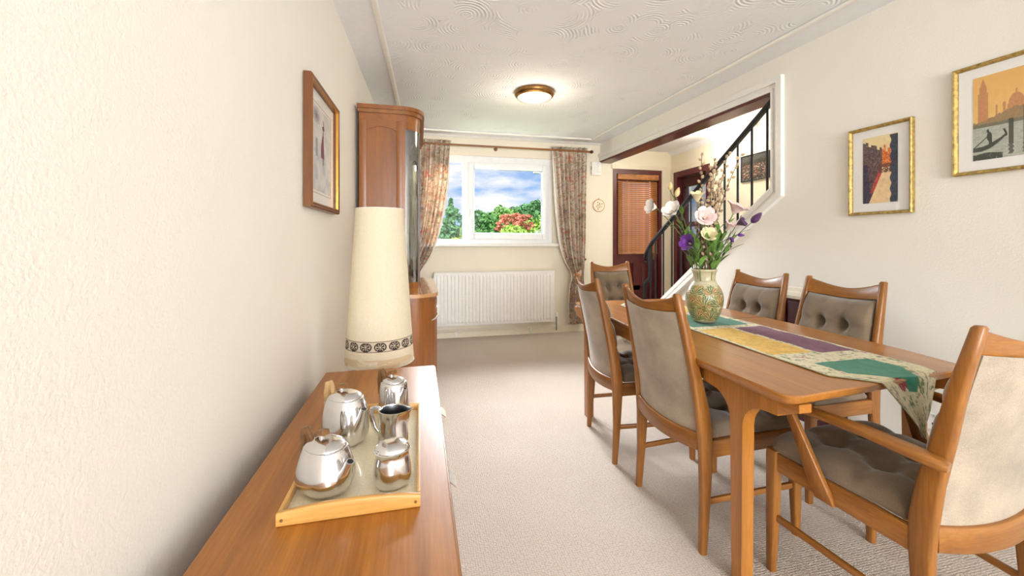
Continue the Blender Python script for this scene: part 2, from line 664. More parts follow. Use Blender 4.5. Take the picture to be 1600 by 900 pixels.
def colgrid(name, nu, nv, posfn, colfn, mat, parent=None, closed_u=False, smooth=60, loc=None, rot=None):
    """surface posfn(U,V)->(N,3) coloured by colfn(U,V)->(N,3) in 0..255; numpy arrays"""
    u = np.linspace(0, 1, nu + 1)
    v = np.linspace(0, 1, nv + 1)
    V, U = np.meshgrid(v, u, indexing='ij')
    P = np.stack(posfn(U, V), -1).reshape(-1, 3)
    i = np.arange(nu)
    j = np.arange(nv)
    J, I = np.meshgrid(j, i, indexing='ij')
    a = (J * (nu + 1) + I).ravel()
    F = np.stack([a, a + 1, a + nu + 2, a + nu + 1], -1)
    me = bpy.data.meshes.new(name)
    me.vertices.add(len(P))
    me.vertices.foreach_set('co', P.astype(np.float32).ravel())
    me.loops.add(F.size)
    me.loops.foreach_set('vertex_index', F.astype(np.int32).ravel())
    me.polygons.add(len(F))
    me.polygons.foreach_set('loop_start', np.arange(0, F.size, 4, dtype=np.int32))
    me.update(calc_edges=True)
    me.validate()
    if smooth:
        me.shade_smooth()
    C = np.zeros(U.shape + (3,))
    C = colfn(U, V, C)
    set_cols(me, C.reshape(-1, 3))
    return link(name, me, mat, parent, loc, rot)

# ------------------------------------------------------------------ the room
CH = 2.42          # ceiling height
YB = 4.85          # inner face of the window wall
YR = -4.2          # unseen rear of the room, set far back to even out the fill
RW_A = math.radians(2.47)      # the right-hand wall runs a little inwards
RW0 = (2.5003, 0.0)
def RW(s, z, off=0.0):
    """point on the right-hand wall: s along it, off into the room"""
    c, d = math.cos(RW_A), math.sin(RW_A)
    return (RW0[0] - s * d - off * c, RW0[1] + s * c - off * d, z)
LW_A = math.radians(-1.45)
LW0 = (-0.5, 0.0)
def LW(s, z, off=0.0):
    c, d = math.cos(LW_A), math.sin(LW_A)
    return (LW0[0] - s * d + off * c, LW0[1] + s * c + off * d, z)

struct(MB().box(-1.2, 3.6, YR - 0.1, YB + 0.3, -0.12, 0).build('floor', 'carpet', smooth=0))
struct(MB().prism([(-0.60, YR), (2.72, YR), (2.42, YB), (-0.45, YB)], lambda a, b, d: (a, b, d), CH, CH + 0.12).build('ceiling', 'artex', smooth=0))
struct(MB().prism([(YR - 0.1, 0), (YB + 0.02, 0), (YB + 0.02, CH + 0.05), (YR - 0.1, CH + 0.05)], lambda a, b, d: LW(a, b, -d), 0, 0.15).build('wall_left', 'wall_cream', smooth=0))

# window wall, runs on into the hall
WX0, WX1, WZ0, WZ1 = 0.03, 1.64, 1.10, 2.185
DX0, DX1, DZ = 2.47, 3.185, 2.10
wb = MB()
wb.box(-0.62, WX0, YB, YB + 0.28, 0, CH + 0.05).box(WX1, DX0, YB, YB + 0.28, 0, CH + 0.05)
wb.box(WX0, WX1, YB, YB + 0.28, 0, WZ0).box(WX0, WX1, YB, YB + 0.28, WZ1, CH + 0.05)
wb.box(DX0, DX1, YB, YB + 0.28, DZ, CH + 0.05).box(DX1, 3.5, YB, YB + 0.28, 0, CH + 0.05)
struct(wb.build('wall_back', 'wall_warm', smooth=0))

# right-hand wall: stair opening cut along the slope of the stairs
S_J = 2.33                       # jamb of the opening
SL = 0.765                       # slope of the stairs
def string_z(s):
    return 1.50 - (s - S_J) * SL
s_floor = S_J + 1.50 / SL
poly = [(YR - 0.1, 0), (s_floor, 0), (S_J, 1.50), (S_J, 2.185), (YB + 0.05, 2.185), (YB + 0.05, CH + 0.05), (YR - 0.1, CH + 0.05)]
wr = MB().prism(poly, lambda a, b, d: RW(a, b, -d), 0, 0.12)
struct(wr.build('wall_right', 'wall_cream', smooth=0))
# dark red soffit board below the header
struct(MB().prism([(S_J, 2.165), (YB - 0.002, 2.165), (YB - 0.002, 2.187), (S_J, 2.187)], lambda a, b, d: RW(a, b, -d), -0.012, 0.150).build('trim_1', 'mahogany_red', smooth=0))
# white moulded architrave round the opening: header, jamb and the raking string, two steps deep
def ribbon(path, w):
    """offset polyline outwards (away from the opening) by w"""
    out = []
    for i, p in enumerate(path):
        ds = []
        if i > 0:
            ds.append(np.subtract(path[i], path[i - 1]))
        if i < len(path) - 1:
            ds.append(np.subtract(path[i + 1], path[i]))
        ns = [np.array([d[1], -d[0]]) / np.hypot(*d) for d in ds]
        n = sum(ns)
        n = n / np.hypot(*n)
        k = w / max(0.3, float(n @ ns[0]))
        out.append((p[0] + n[0] * k, p[1] + n[1] * k))
    return out
path = [(s_floor, 0.0), (S_J, 1.50), (S_J, 2.187), (YB - 0.004, 2.187)]
path = [(a, b) for a, b in path]
def arch(inset, w, d0, d1, name, mat):
    # the opening lies on the +s side; offset to the -s / outer side
    inner = ribbon(path, -inset)
    outer = ribbon(path, -(inset + w))
    m = MB()
    for i in range(3):
        q = [inner[i], inner[i + 1], outer[i + 1], outer[i]]
        q = [(a, max(0.0, b)) for a, b in q]
        m.prism(q, lambda a, b, d: RW(a, b, d), d0, d1)
    return m.build(name, mat, smooth=0)
struct(arch(0.0, 0.088, 0.0, 0.016, 'trim_2', 'white_gloss'))
struct(arch(0.048, 0.040, 0.016, 0.034, 'trim_3', 'white_gloss'))
struct(arch(0.0, 0.018, 0.016, 0.024, 'trim_4', 'white_gloss'))
# capping along the raking string, full thickness of the wall
m = MB().prism([(s_floor, 0.004), (S_J, 1.504), (S_J, 1.53), (s_floor + 0.02, 0.012)], lambda a, b, d: RW(a, b, -d), -0.02, 0.14)
struct(m.build('trim_5', 'white_gloss', smooth=0))

# unseen rear wall, with a wide patio door added to let fill light in
rb = MB()
rb.box(-0.75, -0.2, YR - 0.12, YR, 0, CH + 0.05).box(2.2, 2.75, YR - 0.12, YR, 0, CH + 0.05).box(-0.2, 2.2, YR - 0.12, YR, 2.2, CH + 0.05)
struct(rb.build('wall_rear', 'wall_cream', smooth=0))
pd = MB()
for x0, x1 in ((-0.2, -0.13), (0.96, 1.04), (2.13, 2.2)):
    pd.box(x0, x1, YR - 0.09, YR - 0.03, 0, 2.2)
for xa, xb in ((-0.13, 0.96), (1.04, 2.13)):
    pd.box(xa, xb, YR - 0.09, YR - 0.03, 0, 0.07).box(xa, xb, YR - 0.09, YR - 0.03, 2.13, 2.2)
struct(pd.build('added_patio_door', 'white_upvc', smooth=0))

# flat border round the ceiling and the bead along it
bw = 0.21
def ceil_strip(n, pts, z0, z1, mat):
    struct(MB().prism(pts, lambda a, b, d: (a, b, d), z0, z1).build('trim_%d' % n, mat, smooth=0))
la = LW(YR, 0); lb = LW(YB, 0); ra = RW(YR, 0); rbk = RW(YB, 0)
plain('ceiling_white', (240, 242, 246), 0.85, var=0.01)
ceil_strip(6, [(la[0], YR), (la[0] + bw, YR), (lb[0] + bw, YB), (lb[0], YB)], CH - 0.006, CH + 0.002, 'ceiling_white')
ceil_strip(7, [(ra[0] - bw, YR), (ra[0], YR), (rbk[0], YB), (rbk[0] - bw, YB)], CH - 0.006, CH + 0.002, 'ceiling_white')
ceil_strip(8, [(lb[0] + bw, YB - bw), (rbk[0] - bw, YB - bw), (rbk[0] - bw, YB), (lb[0] + bw, YB)], CH - 0.006, CH + 0.002, 'ceiling_white')
def bead(n, p0, p1):
    m = MB()
    m.bar((p0[0], p0[1], CH - 0.011), (p1[0], p1[1], CH - 0.011), 0.034, 0.022, 0.008)
    struct(m.build('trim_%d' % n, 'white_gloss'))
bead(9, (la[0] + bw, YR), (lb[0] + bw, YB - bw))
bead(10, (ra[0] - bw, YR), (rbk[0] - bw, YB - bw))
bead(11, (lb[0] + bw, YB - bw), (rbk[0] - bw, YB - bw))
# small cove where the window wall meets the ceiling
cv = MB().prism([(YB, CH), (YB - 0.035, CH), (YB - 0.03, CH - 0.012), (YB - 0.012, CH - 0.022), (YB, CH - 0.03)], lambda a, b, d: (d, a, b), lb[0], rbk[0])
struct(cv.build('trim_12', 'white_gloss', smooth=0))

# skirting
sk = [(0, 0), (0.016, 0), (0.016, 0.075), (0.010, 0.088), (0.004, 0.096), (0, 0.096)]
struct(MB().prism(sk, lambda a, b, d: (d, YB - a, b), lb[0] + 0.01, DX0 - 0.06).build('baseboard_back', 'cream_paint', smooth=0))
struct(MB().prism(sk, lambda a, b, d: LW(d, b, a), YR, YB - 0.02).build('baseboard_left', 'cream_paint', smooth=0))
struct(MB().prism(sk, lambda a, b, d: RW(d, b, a), YR, 1.86).build('baseboard_right', 'cream_paint', smooth=0))

# ------------------------------------------------------------------ hall and stairwell beyond the opening
HX = 3.33
struct(MB().box(HX, HX + 0.12, 0.9, 4.08, 0, 4.2).box(HX, HX + 0.12, 4.77, YB + 0.02, 0, 4.2).box(HX, HX + 0.12, 4.08, 4.77, 2.06, 4.2).build('wall_hall', 'wall_warm', smooth=0))
struct(MB().box(2.40, HX + 0.1, 3.35, YB + 0.1, 2.355, 2.45).build('ceiling_hall', 'ceiling_white', smooth=0))
struct(MB().box(2.40, HX + 0.1, 0.8, 3.45, 4.15, 4.25).build('ceiling_landing', 'ceiling_white', smooth=0))
struct(MB().box(2.40, HX + 0.1, 3.35, 3.42, 2.45, 4.2).box(2.40, HX + 0.1, 0.8, 0.9, 0, 4.2).box(2.42, 2.50, 0.9, 3.4, CH + 0.06, 4.2).build('wall_landing', 'wall_cream', smooth=0))
# cove along the hall ceiling
struct(MB().prism([(0, 0), (-0.05, 0), (-0.03, -0.02), (0, -0.05)], lambda a, b, d: (HX + a, d, 2.355 + b), 3.42, YB).build('trim_13', 'ceiling_white', smooth=0))
# room seen through the hall doorway
struct(MB().box(HX + 1.2, HX + 1.25, 3.4, 5.4, 0, 2.6).build('wall_side_room', 'wall_cream', smooth=0))
# staircase
st = thing('staircase', 'carpeted staircase rising behind the sloping white string beside the iron balustrade', 'staircase', (2.95, 4.2, 0))
for i in range(8):
    z1 = 0.187 * (i + 1)
    y1 = 0.0 - 0.245 * i
    MB().rbox(-0.40, 0.37, y1 - 0.29, y1, z1 - 0.03, z1, 0.01, 'x').build('tread', 'stair_carpet', st)
    MB().box(-0.40, 0.37, y1 - 0.035, y1 - 0.02, z1 - 0.187, z1 - 0.03).build('riser', 'stair_carpet', st, smooth=0)

# ------------------------------------------------------------------ window
wf = MB()
Y0, Y1 = YB + 0.02, YB + 0.09
wf.box(WX0, WX0 + 0.055, Y0, Y1, WZ0, WZ1).box(WX1 - 0.055, WX1, Y0, Y1, WZ0, WZ1)
for xa, xb in ((WX0 + 0.055, 0.512), (0.575, WX1 - 0.055)):
    wf.box(xa, xb, Y0, Y1, WZ0, 1.178).box(xa, xb, Y0, Y1, 2.105, WZ1)
wf.box(0.512, 0.575, Y0, Y1, WZ0, WZ1)
win = wf.build('window_1', 'white_upvc', smooth=0)
struct(win)
sa = MB()
x0, x1, z0, z1 = 0.568, 1.59, 1.170, 2.112
pw = 0.078
for q in ((x0, x0 + pw, z0, z1), (x1 - pw, x1, z0, z1), (x0 + pw, x1 - pw, z0, z0 + pw), (x0 + pw, x1 - pw, z1 - pw, z1)):
    sa.rbox(q[0], q[1], Y0 - 0.022, Y1 - 0.012, q[2], q[3], 0.008, 'x' if q[1] - q[0] > 0.2 else 'z')
sash = sa.build('sash', 'white_upvc', win)
MB().box(x0 + pw - 0.01, x1 - pw + 0.01, Y0 + 0.018, Y0 + 0.024, z0 + pw - 0.01, z1 - pw + 0.01).build('pane', 'window_glass', sash, smooth=0)
gs = MB()
for q in ((x0 + pw, x1 - pw, z0 + pw, z0 + pw + 0.008), (x0 + pw, x1 - pw, z1 - pw - 0.008, z1 - pw), (x0 + pw, x0 + pw + 0.008, z0 + pw, z1 - pw), (x1 - pw - 0.008, x1 - pw, z0 + pw, z1 - pw)):
    gs.box(q[0], q[1], Y0 + 0.008, Y0 + 0.018, q[2], q[3])
gs.build('glazing_seal', 'steel_grey', sash, smooth=0)
MB().box(WX0 + 0.05, 0.516, Y0 + 0.03, Y0 + 0.036, 1.17, 2.11).build('pane', 'window_glass', win, smooth=0)
hd = MB().rbox(0.596, 0.616, Y0 - 0.034, Y0 - 0.022, 1.44, 1.54, 0.004).rbox(0.600, 0.613, Y0 - 0.058, Y0 - 0.034, 1.515, 1.53, 0.003).rbox(0.599, 0.614, Y0 - 0.062, Y0 - 0.05, 1.42, 1.53, 0.004)
hd.build('handle', 'silver_handle', sash)
MB().rbox(-0.01, 1.71, YB - 0.075, Y0 + 0.01, 1.083, 1.122, 0.012, 'x').build('window_sill', 'white_gloss', win)

# ------------------------------------------------------------------ dining table
def round_poly(pts, rads, n=6):
    out = []
    N = len(pts)
    for i in range(N):
        p = np.array(pts[i], float)
        a = np.array(pts[i - 1], float) - p
        b = np.array(pts[(i + 1) % N], float) - p
        r = rads[i]
        if r <= 0:
            out.append(tuple(p))
            continue
        a /= np.hypot(*a)
        b /= np.hypot(*b)
        for k in range(n + 1):
            t_ = k / n
            q = (1 - t_) ** 2 * (p + a * r) + 2 * t_ * (1 - t_) * p + t_ ** 2 * (p + b * r)
            out.append(tuple(q))
    return out
TZ = 0.72
TX, TY = 1.46, 1.78
table = thing('dining_table', 'long teak dining table with gently bowed sides carrying the vase and runner', 'table', (TX, TY, 0))
outline = [(0.995, 0.905), (1.835, 0.985), (1.885, 1.25), (1.905, 1.70), (1.915, 2.15), (1.885, 2.69), (1.070, 2.70), (1.060, 2.15), (1.030, 1.70), (0.990, 1.25)]
outline = [(a - TX, b - TY) for a, b in outline]
rads = [0.045, 0.06, 0, 0, 0, 0.07, 0.07, 0, 0, 0]
op = round_poly(outline, rads)
def inset(poly, d):
    c = np.mean(poly, 0)
    return [tuple(np.array(p) + (c - np.array(p)) / np.hypot(*(c - np.array(p))) * d) for p in poly]
tm = MB()
tm.loft([[(a, b, z) for a, b in inset(op, d)] for d, z in ((0.026, TZ - 0.034), (0.006, TZ - 0.022), (0.001, TZ - 0.012), (0.0, TZ - 0.004), (0.004, TZ))])
tm.build('table_top', 'table_teak_y', table, smooth=28)
# extension seam between the two halves of the top
MB().box(-0.435, 0.442, 0.13, 0.1325, TZ - 0.0005, TZ + 0.0006).build('leaf_joint', 'mahogany_dark', table, smooth=0)
def tleg(x, y, sgn):
    """leg with a head that flares into the side rail"""
    prof = [(-0.021, 0), (-0.027, 0.52)]
    for k in range(7):
        a = k / 6 * PI / 2
        prof.append((-0.027 - 0.085 * (1 - math.cos(a)), 0.545 + 0.085 * math.sin(a)))
    prof += [(-0.16, 0.634), (-0.16, 0.692), (0.16, 0.692), (0.16, 0.634)]
    for k in range(7):
        a = (1 - k / 6) * PI / 2
        prof.append((0.027 + 0.085 * (1 - math.cos(a)), 0.545 + 0.085 * math.sin(a)))
    prof += [(0.027, 0.52), (0.021, 0)]
    MB().prism(prof, lambda a, b, d: (x + d, y + a, b), -0.023, 0.023).build('leg', 'table_teak_z', table, smooth=30)
LX0, LX1, LY0, LY1 = -0.405, 0.365, -0.635, 0.695
for lx in (LX0, LX1):
    for ly in (LY0, LY1):
        tleg(lx + (0.035 if ly > 0 else 0), ly, 1)
    MB().loft([[(lx + (0.035 if y > 0 else 0) + a, y, 0.664 + b) for a, b in rr(0.0215, 0.028, 0.003)] for y in (LY0 + 0.155, LY1 - 0.155)]).build('side_rail', 'table_teak_y', table)
    for y0, y1, zt in ((LY0 - 0.158, LY0 - 0.228, 0.012), (LY1 + 0.158, LY1 + 0.20, 0.012)):
        MB().loft([[(lx + (0.035 if y > 0 else 0) + a, y, 0.692 - h + b * h / 0.028) for a, b in rr(0.0215, 0.028, 0.003)] for y, h in ((y0, 0.028), (y1, zt))]).build('rail_end', 'table_teak_y', table)
for ly in (LY0 + 0.03, LY1 - 0.03):
    d = 0.035 if ly > 0 else 0
    MB().rbox(LX0 + d + 0.02, LX1 + d - 0.02, ly - 0.012, ly + 0.012, 0.63, 0.689, 0.003, 'x').build('end_rail', 'table_teak_x', table)

# ------------------------------------------------------------------ chairs
def interp(z, pts):
    for (a, va), (b, vb) in zip(pts, pts[1:]):
        if z <= b:
            t_ = (z - a) / (b - a)
            return tuple(p + (q - p) * t_ for p, q in zip(va, vb)) if isinstance(va, tuple) else va + (vb - va) * t_
    return pts[-1][1]

def cushion_surface(m, fn, nu, nv):
    """closed pad: fn(u,v,side) with side 0 under, 1 over; rims share positions"""
    o = len(m.v)
    for side in (0, 1):
        for j in range(nv + 1):
            for i in range(nu + 1):
                m.v.append(tuple(fn(i / nu, j / nv, side)))
    W_ = nu + 1
    H_ = (nu + 1) * (nv + 1)
    for j in range(nv):
        for i in range(nu):
            a = o + j * W_ + i
            m.f.append((a, a + W_, a + W_ + 1, a + 1))
            b = a + H_
            m.f.append((b, b + 1, b + W_ + 1, b + W_))
    rim = [(i, 0) for i in range(nu)] + [(nu, j) for j in range(nv)] + [(i, nv) for i in range(nu, 0, -1)] + [(0, j) for j in range(nv, 0, -1)]
    for k in range(len(rim)):
        a = o + rim[k][1] * W_ + rim[k][0]
        b = o + rim[(k + 1) % len(rim)][1] * W_ + rim[(k + 1) % len(rim)][0]
        m.f.append((a, b, b + H_, a + H_))

def dip(u, v, pts, wu, wv, aspect):
    d = 0.0
    for (a, b) in pts:
        r2 = ((u - a) / wu) ** 2 + ((v - b) / wv) ** 2
        d = max(d, math.exp(-r2))
    return d

def make_chair(name, label, group, arms=False):
    t = thing(name, label, 'chair', group=group)
    hb = 0.213 if not arms else 0.222      # half spacing of rear legs
    hf = 0.222 if not arms else 0.243
    ht = 0.184 if not arms else 0.212      # at the top of the back
    yr, yf = -0.215, 0.195
    top = 0.955
    # sweep of the back: (z, (half spacing, y of centre, half depth))
    prof = [(0.0, (hb, yr - 0.008, 0.013)), (0.20, (hb - 0.002, yr + 0.004, 0.019)), (0.36, (hb - 0.004, yr + 0.008, 0.026)), (0.44, (hb - 0.006, yr + 0.006, 0.029)),
            (0.54, (hb - 0.010, yr - 0.006, 0.027)), (0.66, (hb - 0.016, yr - 0.030, 0.022)), (0.80, (hb + (ht - hb) * 0.75, yr - 0.060, 0.018)), (top, (ht, yr - 0.096, 0.013))]
    for s in (-1, 1):
        m = MB()
        zs = [p[0] for p in prof]
        zz = sorted(set(zs + [0.48, 0.60, 0.73, 0.87, top - 0.006]))
        stn = []
        for z in zz:
            a, y, d = interp(z, prof)
            k = 0.75 if z >= top else 1.0
            stn.append((s * a, y, z, 0.0145 * k, d * k))
        m.post(stn, 0.009)
        m.build('rear_leg', 'teak_z', t, smooth=50)
        # front leg
        xf = s * hf
        MB().post([(xf, yf + 0.006, 0, 0.012, 0.013), (xf, yf, 0.2, 0.016, 0.017), (xf, yf - 0.004, 0.40, 0.017, 0.020), (xf, yf - 0.004, 0.428, 0.016, 0.019)], 0.006).build('front_leg', 'teak_z', t, smooth=50)
        # seat rail and stretcher
        MB().sweep([(s * (hb - 0.005), yr + 0.02, 0.378), (s * (hf - 0.002), yf - 0.012, 0.392)], rr(0.011, 0.032, 0.004)).build('seat_rail', 'teak_y', t)
        MB().sweep([(s * (hb - 0.003), yr + 0.012, 0.185), (s * (hf - 0.002), yf - 0.006, 0.195)], rr(0.007, 0.011, 0.004)).build('stretcher', 'teak_y', t)
    MB().rbox(-hf + 0.012, hf - 0.012, yf - 0.014, yf + 0.008, 0.36, 0.424, 0.004, 'x').build('front_rail', 'teak_x', t)
    # crest rail: dips in the middle and bows backwards
    n = 14
    secs = []
    for i in range(n + 1):
        q = -1 + 2 * i / n
        a, y, d = interp(0.90, prof)
        x = q * (a - 0.008)
        up = 0.945 - 0.040 * (1 - abs(q) ** 1.7)
        lo = 0.868 + 0.004 * (1 - q * q) - 0.018 * (1 - abs(q) ** 1.6)
        yb = y + 0.002 - 0.030 * (1 - q * q)
        rak = 0.256
        sec = []
        for aa, bb in rr(0.010, (up - lo) / 2, 0.006):
            z = (up + lo) / 2 + bb
            sec.append((x, yb + aa - (z - 0.90) * rak, z))
        secs.append(sec)
    MB().loft(secs).build('crest_rail', 'teak_x', t, smooth=50)
    # lower back rail, bowed
    secs = []
    for i in range(n + 1):
        q = -1 + 2 * i / n
        a, y, d = interp(0.42, prof)
        x = q * (a - 0.008)
        zc = 0.405 - 0.012 * (1 - q * q)
        yb = y - 0.016 - 0.028 * (1 - q * q)
        secs.append([(x, yb + aa, zc + bb) for aa, bb in rr(0.011, 0.033, 0.005)])
    MB().loft(secs).build('back_rail', 'teak_x', t, smooth=50)
    # pale woven panel on the rear of the back
    zb0, zb1 = 0.425, 0.885
    def back_xyz(u, v, off):
        z = zb0 + (zb1 - zb0) * v
        a, y, d = interp(z, prof)
        q = -1 + 2 * u
        z2 = z - 0.016 * (1 - abs(q) ** 1.6) * (1 if v > 0.5 else v * 2) * (v - 0.2)
        return (q * (a - 0.013), y - 0.026 * (1 - q * q) + off, z2)
    m = MB()
    cushion_surface(m, lambda u, v, s_: back_xyz(u, v, -0.010 - (0.006 if s_ == 0 else 0.0)), 12, 14)
    m.build('back_panel', 'back_fabric', t, smooth=70)
    # buttoned back cushion
    btn = [(0.335, 0.69), (0.665, 0.69), (0.335, 0.33), (0.665, 0.33)]
    def bc(u, v, s_):
        off0 = 0.0
        e = (1 - abs(2 * u - 1) ** 3.2) * (1 - abs(2 * v - 1) ** 3.6)
        e = max(e, 0.0) ** 0.42
        p = back_xyz(0.015 + u * 0.97, 0.02 + v * 0.93, 0)
        if s_ == 0:
            return (p[0], p[1] - 0.004, p[2])
        crease = 0.0
        for a in (0.335, 0.665):
            crease = max(crease, math.exp(-((u - a) / 0.040) ** 2) * (0.35 + 0.25 * math.cos((v - 0.69) * 16)))
        crease = max(crease, math.exp(-((v - 0.69) / 0.05) ** 2) * 0.35, math.exp(-((v - 0.33) / 0.05) ** 2) * 0.35)
        th = 0.006 + 0.078 * e * (1 - 0.78 * max(crease * 0.75, dip(u, v, btn, 0.085, 0.085, 1)))
        return (p[0], p[1] + th, p[2])
    m = MB()
    cushion_surface(m, bc, 34, 34)
    bk = m.build('back_cushion', 'velvet_taupe', t, smooth=80)
    for a, b in btn:
        p = bc(a, b, 1)
        MB().sphere((p[0], p[1] + 0.001, p[2]), 0.010, 0.005, 0.010, 10, 6).build('button', 'velvet_taupe', bk, smooth=80)
    # buttoned seat cushion
    sb = [(0.33, 0.34), (0.67, 0.34), (0.33, 0.70), (0.67, 0.70)]
    def scu(u, v, s_):
        hw = hb - 0.008 + (hf + 0.008 - hb + 0.008) * v
        q = -1 + 2 * u
        # rounded front corners
        y = yr + 0.045 + (yf + 0.028 - yr - 0.045) * v
        cr = max(0, (v - 0.86) / 0.14)
        x = q * hw * (1 - 0.05 * cr * cr)
        y -= 0.022 * cr * abs(q) ** 6
        z0 = 0.414 + 0.010 * v
        if s_ == 0:
            return (x * 0.99, y, z0)
        e = max((1 - abs(q) ** 5) * (1 - abs(2 * v - 1) ** 6), 0.0) ** 0.40
        cre = 0.0
        for a in (0.33, 0.67):
            cre = max(cre, math.exp(-((u - a) / 0.05) ** 2) * 0.32)
        for b in (0.34, 0.70):
            cre = max(cre, math.exp(-((v - b) / 0.05) ** 2) * 0.32)
        th = 0.012 + 0.052 * e * (1 - 0.85 * max(cre, dip(u, v, sb, 0.10, 0.10, 1)))
        return (x, y, z0 + th)
    m = MB()
    cushion_surface(m, scu, 34, 34)
    sc_ = m.build('seat_cushion', 'velvet_taupe', t, smooth=80)
    for a, b in sb:
        p = scu(a, b, 1)
        MB().sphere((p[0], p[1], p[2] + 0.0005), 0.010, 0.010, 0.004, 10, 6).build('button', 'velvet_taupe', sc_, smooth=80)
    if arms:
        for s in (-1, 1):
            # arm: slim at the front, broad rounded end running past the back post
            a, y, d = interp(0.61, prof)
            pts = [(s * (a + 0.024), yr - 0.052, 0.606), (s * (a + 0.026), yr - 0.044, 0.607), (s * (a + 0.028), yr + 0.0, 0.611), (s * (a + 0.036), yr + 0.12, 0.618), (s * (hf + 0.030), yf - 0.11, 0.622), (s * (hf + 0.022), yf + 0.0, 0.620), (s * (hf + 0.016), yf + 0.04, 0.616)]
            MB().sweep(pts, rr(0.019, 0.0125, 0.011, 4), scale=[0.8, 1.1, 1.25, 1.15, 0.95, 0.8, 0.7]).build('arm_rest', 'teak_y', t, smooth=60)
            # upright: broad foot on the seat rail, rakes forward and out to the arm
            stn = [(s * (hf - 0.006), yf - 0.175, 0.350, 0.009, 0.030), (s * (hf + 0.010), yf - 0.165, 0.40, 0.010, 0.029), (s * (hf + 0.018), yf - 0.125, 0.50, 0.010, 0.021), (s * (hf + 0.024), yf - 0.075, 0.612, 0.010, 0.013)]
            MB().post(stn, 0.004).build('arm_support', 'teak_z', t, smooth=60)
    return t

GRP = 'matching upholstered dining chairs round the table'
c2 = make_chair('dining_chair', 'teak dining chair on the aisle side, nearer of two, pale back towards the sideboard', GRP)
c2.location = (1.237, 1.511, 0)
c2.rotation_euler = (0, 0, math.radians(-88.7))
c1 = dup(c2, (1.231, 2.105, 0), math.radians(-96), 'teak dining chair on the aisle side, farther of two with pale backs', GRP)
c5 = dup(c2, (1.865, 2.195, 0), math.radians(92), 'buttoned taupe dining chair by the right wall, the one nearest the stairs', GRP)
c6 = dup(c2, (1.865, 1.665, 0), math.radians(92), 'buttoned taupe dining chair by the right wall, below the smaller gilt picture', GRP)
c4 = dup(c2, (1.785, 3.28, 0), math.radians(178), 'teak dining chair at the far head of the table before the red door', GRP)
c7 = make_chair('dining_armchair', 'teak carver armchair with buttoned seat in the foreground at the near table end', GRP, arms=True)
c7.location = (1.456, 0.985, 0)
c7.rotation_euler = (0, 0, math.radians(3.0))

# ------------------------------------------------------------------ table runner
run = thing('table_runner', 'woven tapestry table runner with green, yellow and purple patches and pointed end', 'table runner', (1.49, 1.78, TZ))
R_L = 1.895          # flat and hanging length
R_W = 0.205         # half width
Y_FAR = 2.66
def edge_y(x):
    return 0.905 + (x - 0.995) * (0.08 / 0.84) + 0.004
def run_pos(U, V):
    # V from the far tip to the near tip, along the cloth
    L = V * R_L
    q = (U * 2 - 1)
    tip = np.minimum(1.0, np.minimum((L + 0.0) / 0.20, (R_L - L) / 0.26))
    x = 1.49 + 0.055 * (0.5 - V) + q * R_W * np.maximum(tip, 0.01) + 0.085 * (1 - np.clip(tip, 0, 1)) * (V > 0.5)
    y = Y_FAR - L
    ye = edge_y(x)
    over = np.maximum(ye - y, 0)
    bend = np.clip(over / 0.02, 0, 1)
    z = TZ + 0.0035 + 0.0015 * np.sin(9 * L + 3 * q) ** 2 * (over <= 0) - np.maximum(over - 0.006, 0)
    yy = np.where(over > 0, ye - 0.006 * bend - 0.012 * np.clip(over / 0.12, 0, 1) - 0.005 * np.sin(q * 5), y)
    return x - 1.49, yy - 1.78, z - TZ
def run_col(U, V, C):
    L = V * R_L
    q = U * 2 - 1
    n1 = fbm(U * 60, L * 140)
    n2 = fbm(U * 14 + 5, L * 34)
    C[:] = np.stack([222 + 0 * U, 212 + 0 * U, 178 + 0 * U], -1)
    C += (n1 - 0.5)[..., None] * np.array([26, 26, 30])
    near = R_L - L
    wob = 0.01 * np.sin(L * 40) + 0.01 * (n2 - 0.5)
    def block(u0, u1, l0, l1, rgb, var=26):
        mk = (U > u0 + wob) & (U < u1 + wob) & (near > l0 + wob) & (near < l1 + wob)
        col = np.array(rgb, float)[None, None, :] + ((n1 - 0.5) * var + (n2 - 0.5) * var)[..., None]
        C[mk] = col[mk]
    block(0.20, 0.80, 0.135, 0.385, (52, 130, 104))
    mk = (near < 0.29) & (np.abs(q) > (near - 0.11) / 0.26)
    C[mk] = (np.array([216, 206, 168.0]) + ((n1 - 0.5) * 40)[..., None])[mk]
    block(0.05, 0.50, 0.49, 0.92, (226, 182, 74), 40)
    block(0.55, 0.96, 0.47, 0.92, (116, 62, 92))
    block(0.10, 0.90, 0.99, 1.28, (46, 122, 100))
    block(0.05, 0.46, 1.36, 1.70, (110, 62, 90))
    block(0.52, 0.95, 1.36, 1.70, (222, 184, 84), 40)
    block(0.22, 0.78, 1.76, 1.90, (52, 130, 104))
    # scattered woven sprigs on the pale ground
    ground = (C[..., 0] > 195) & (C[..., 2] > 140)
    sp = fbm(U * 26 + 3, L * 62)
    C[ground & (sp > 0.67)] = (104, 128, 92)
    sp2 = fbm(U * 22 + 31, L * 55 + 4)
    C[ground & (sp2 > 0.70)] = (168, 132, 120)
    ln = np.abs(np.sin((L + 0.05 * U) * 95)) < 0.06
    C[ground & ln] = (178, 172, 136)
    rose = (((U - 0.36) / 0.075) ** 2 + ((near - 0.165) / 0.022) ** 2) < 1
    C[rose & (n1 > 0.35)] = (150, 44, 50)
    lf = (((U - 0.66) / 0.06) ** 2 + ((near - 0.165) / 0.03) ** 2) < 1
    C[lf & (n1 > 0.45)] = (96, 122, 70)
    ed = (U < 0.012) | (U > 0.988)
    C[ed] = (176, 168, 134)
    return C
colgrid('cloth', 110, 500, run_pos, run_col, 'woven_print', run)
so = bpy.data.objects[children_of(run)[0].name]
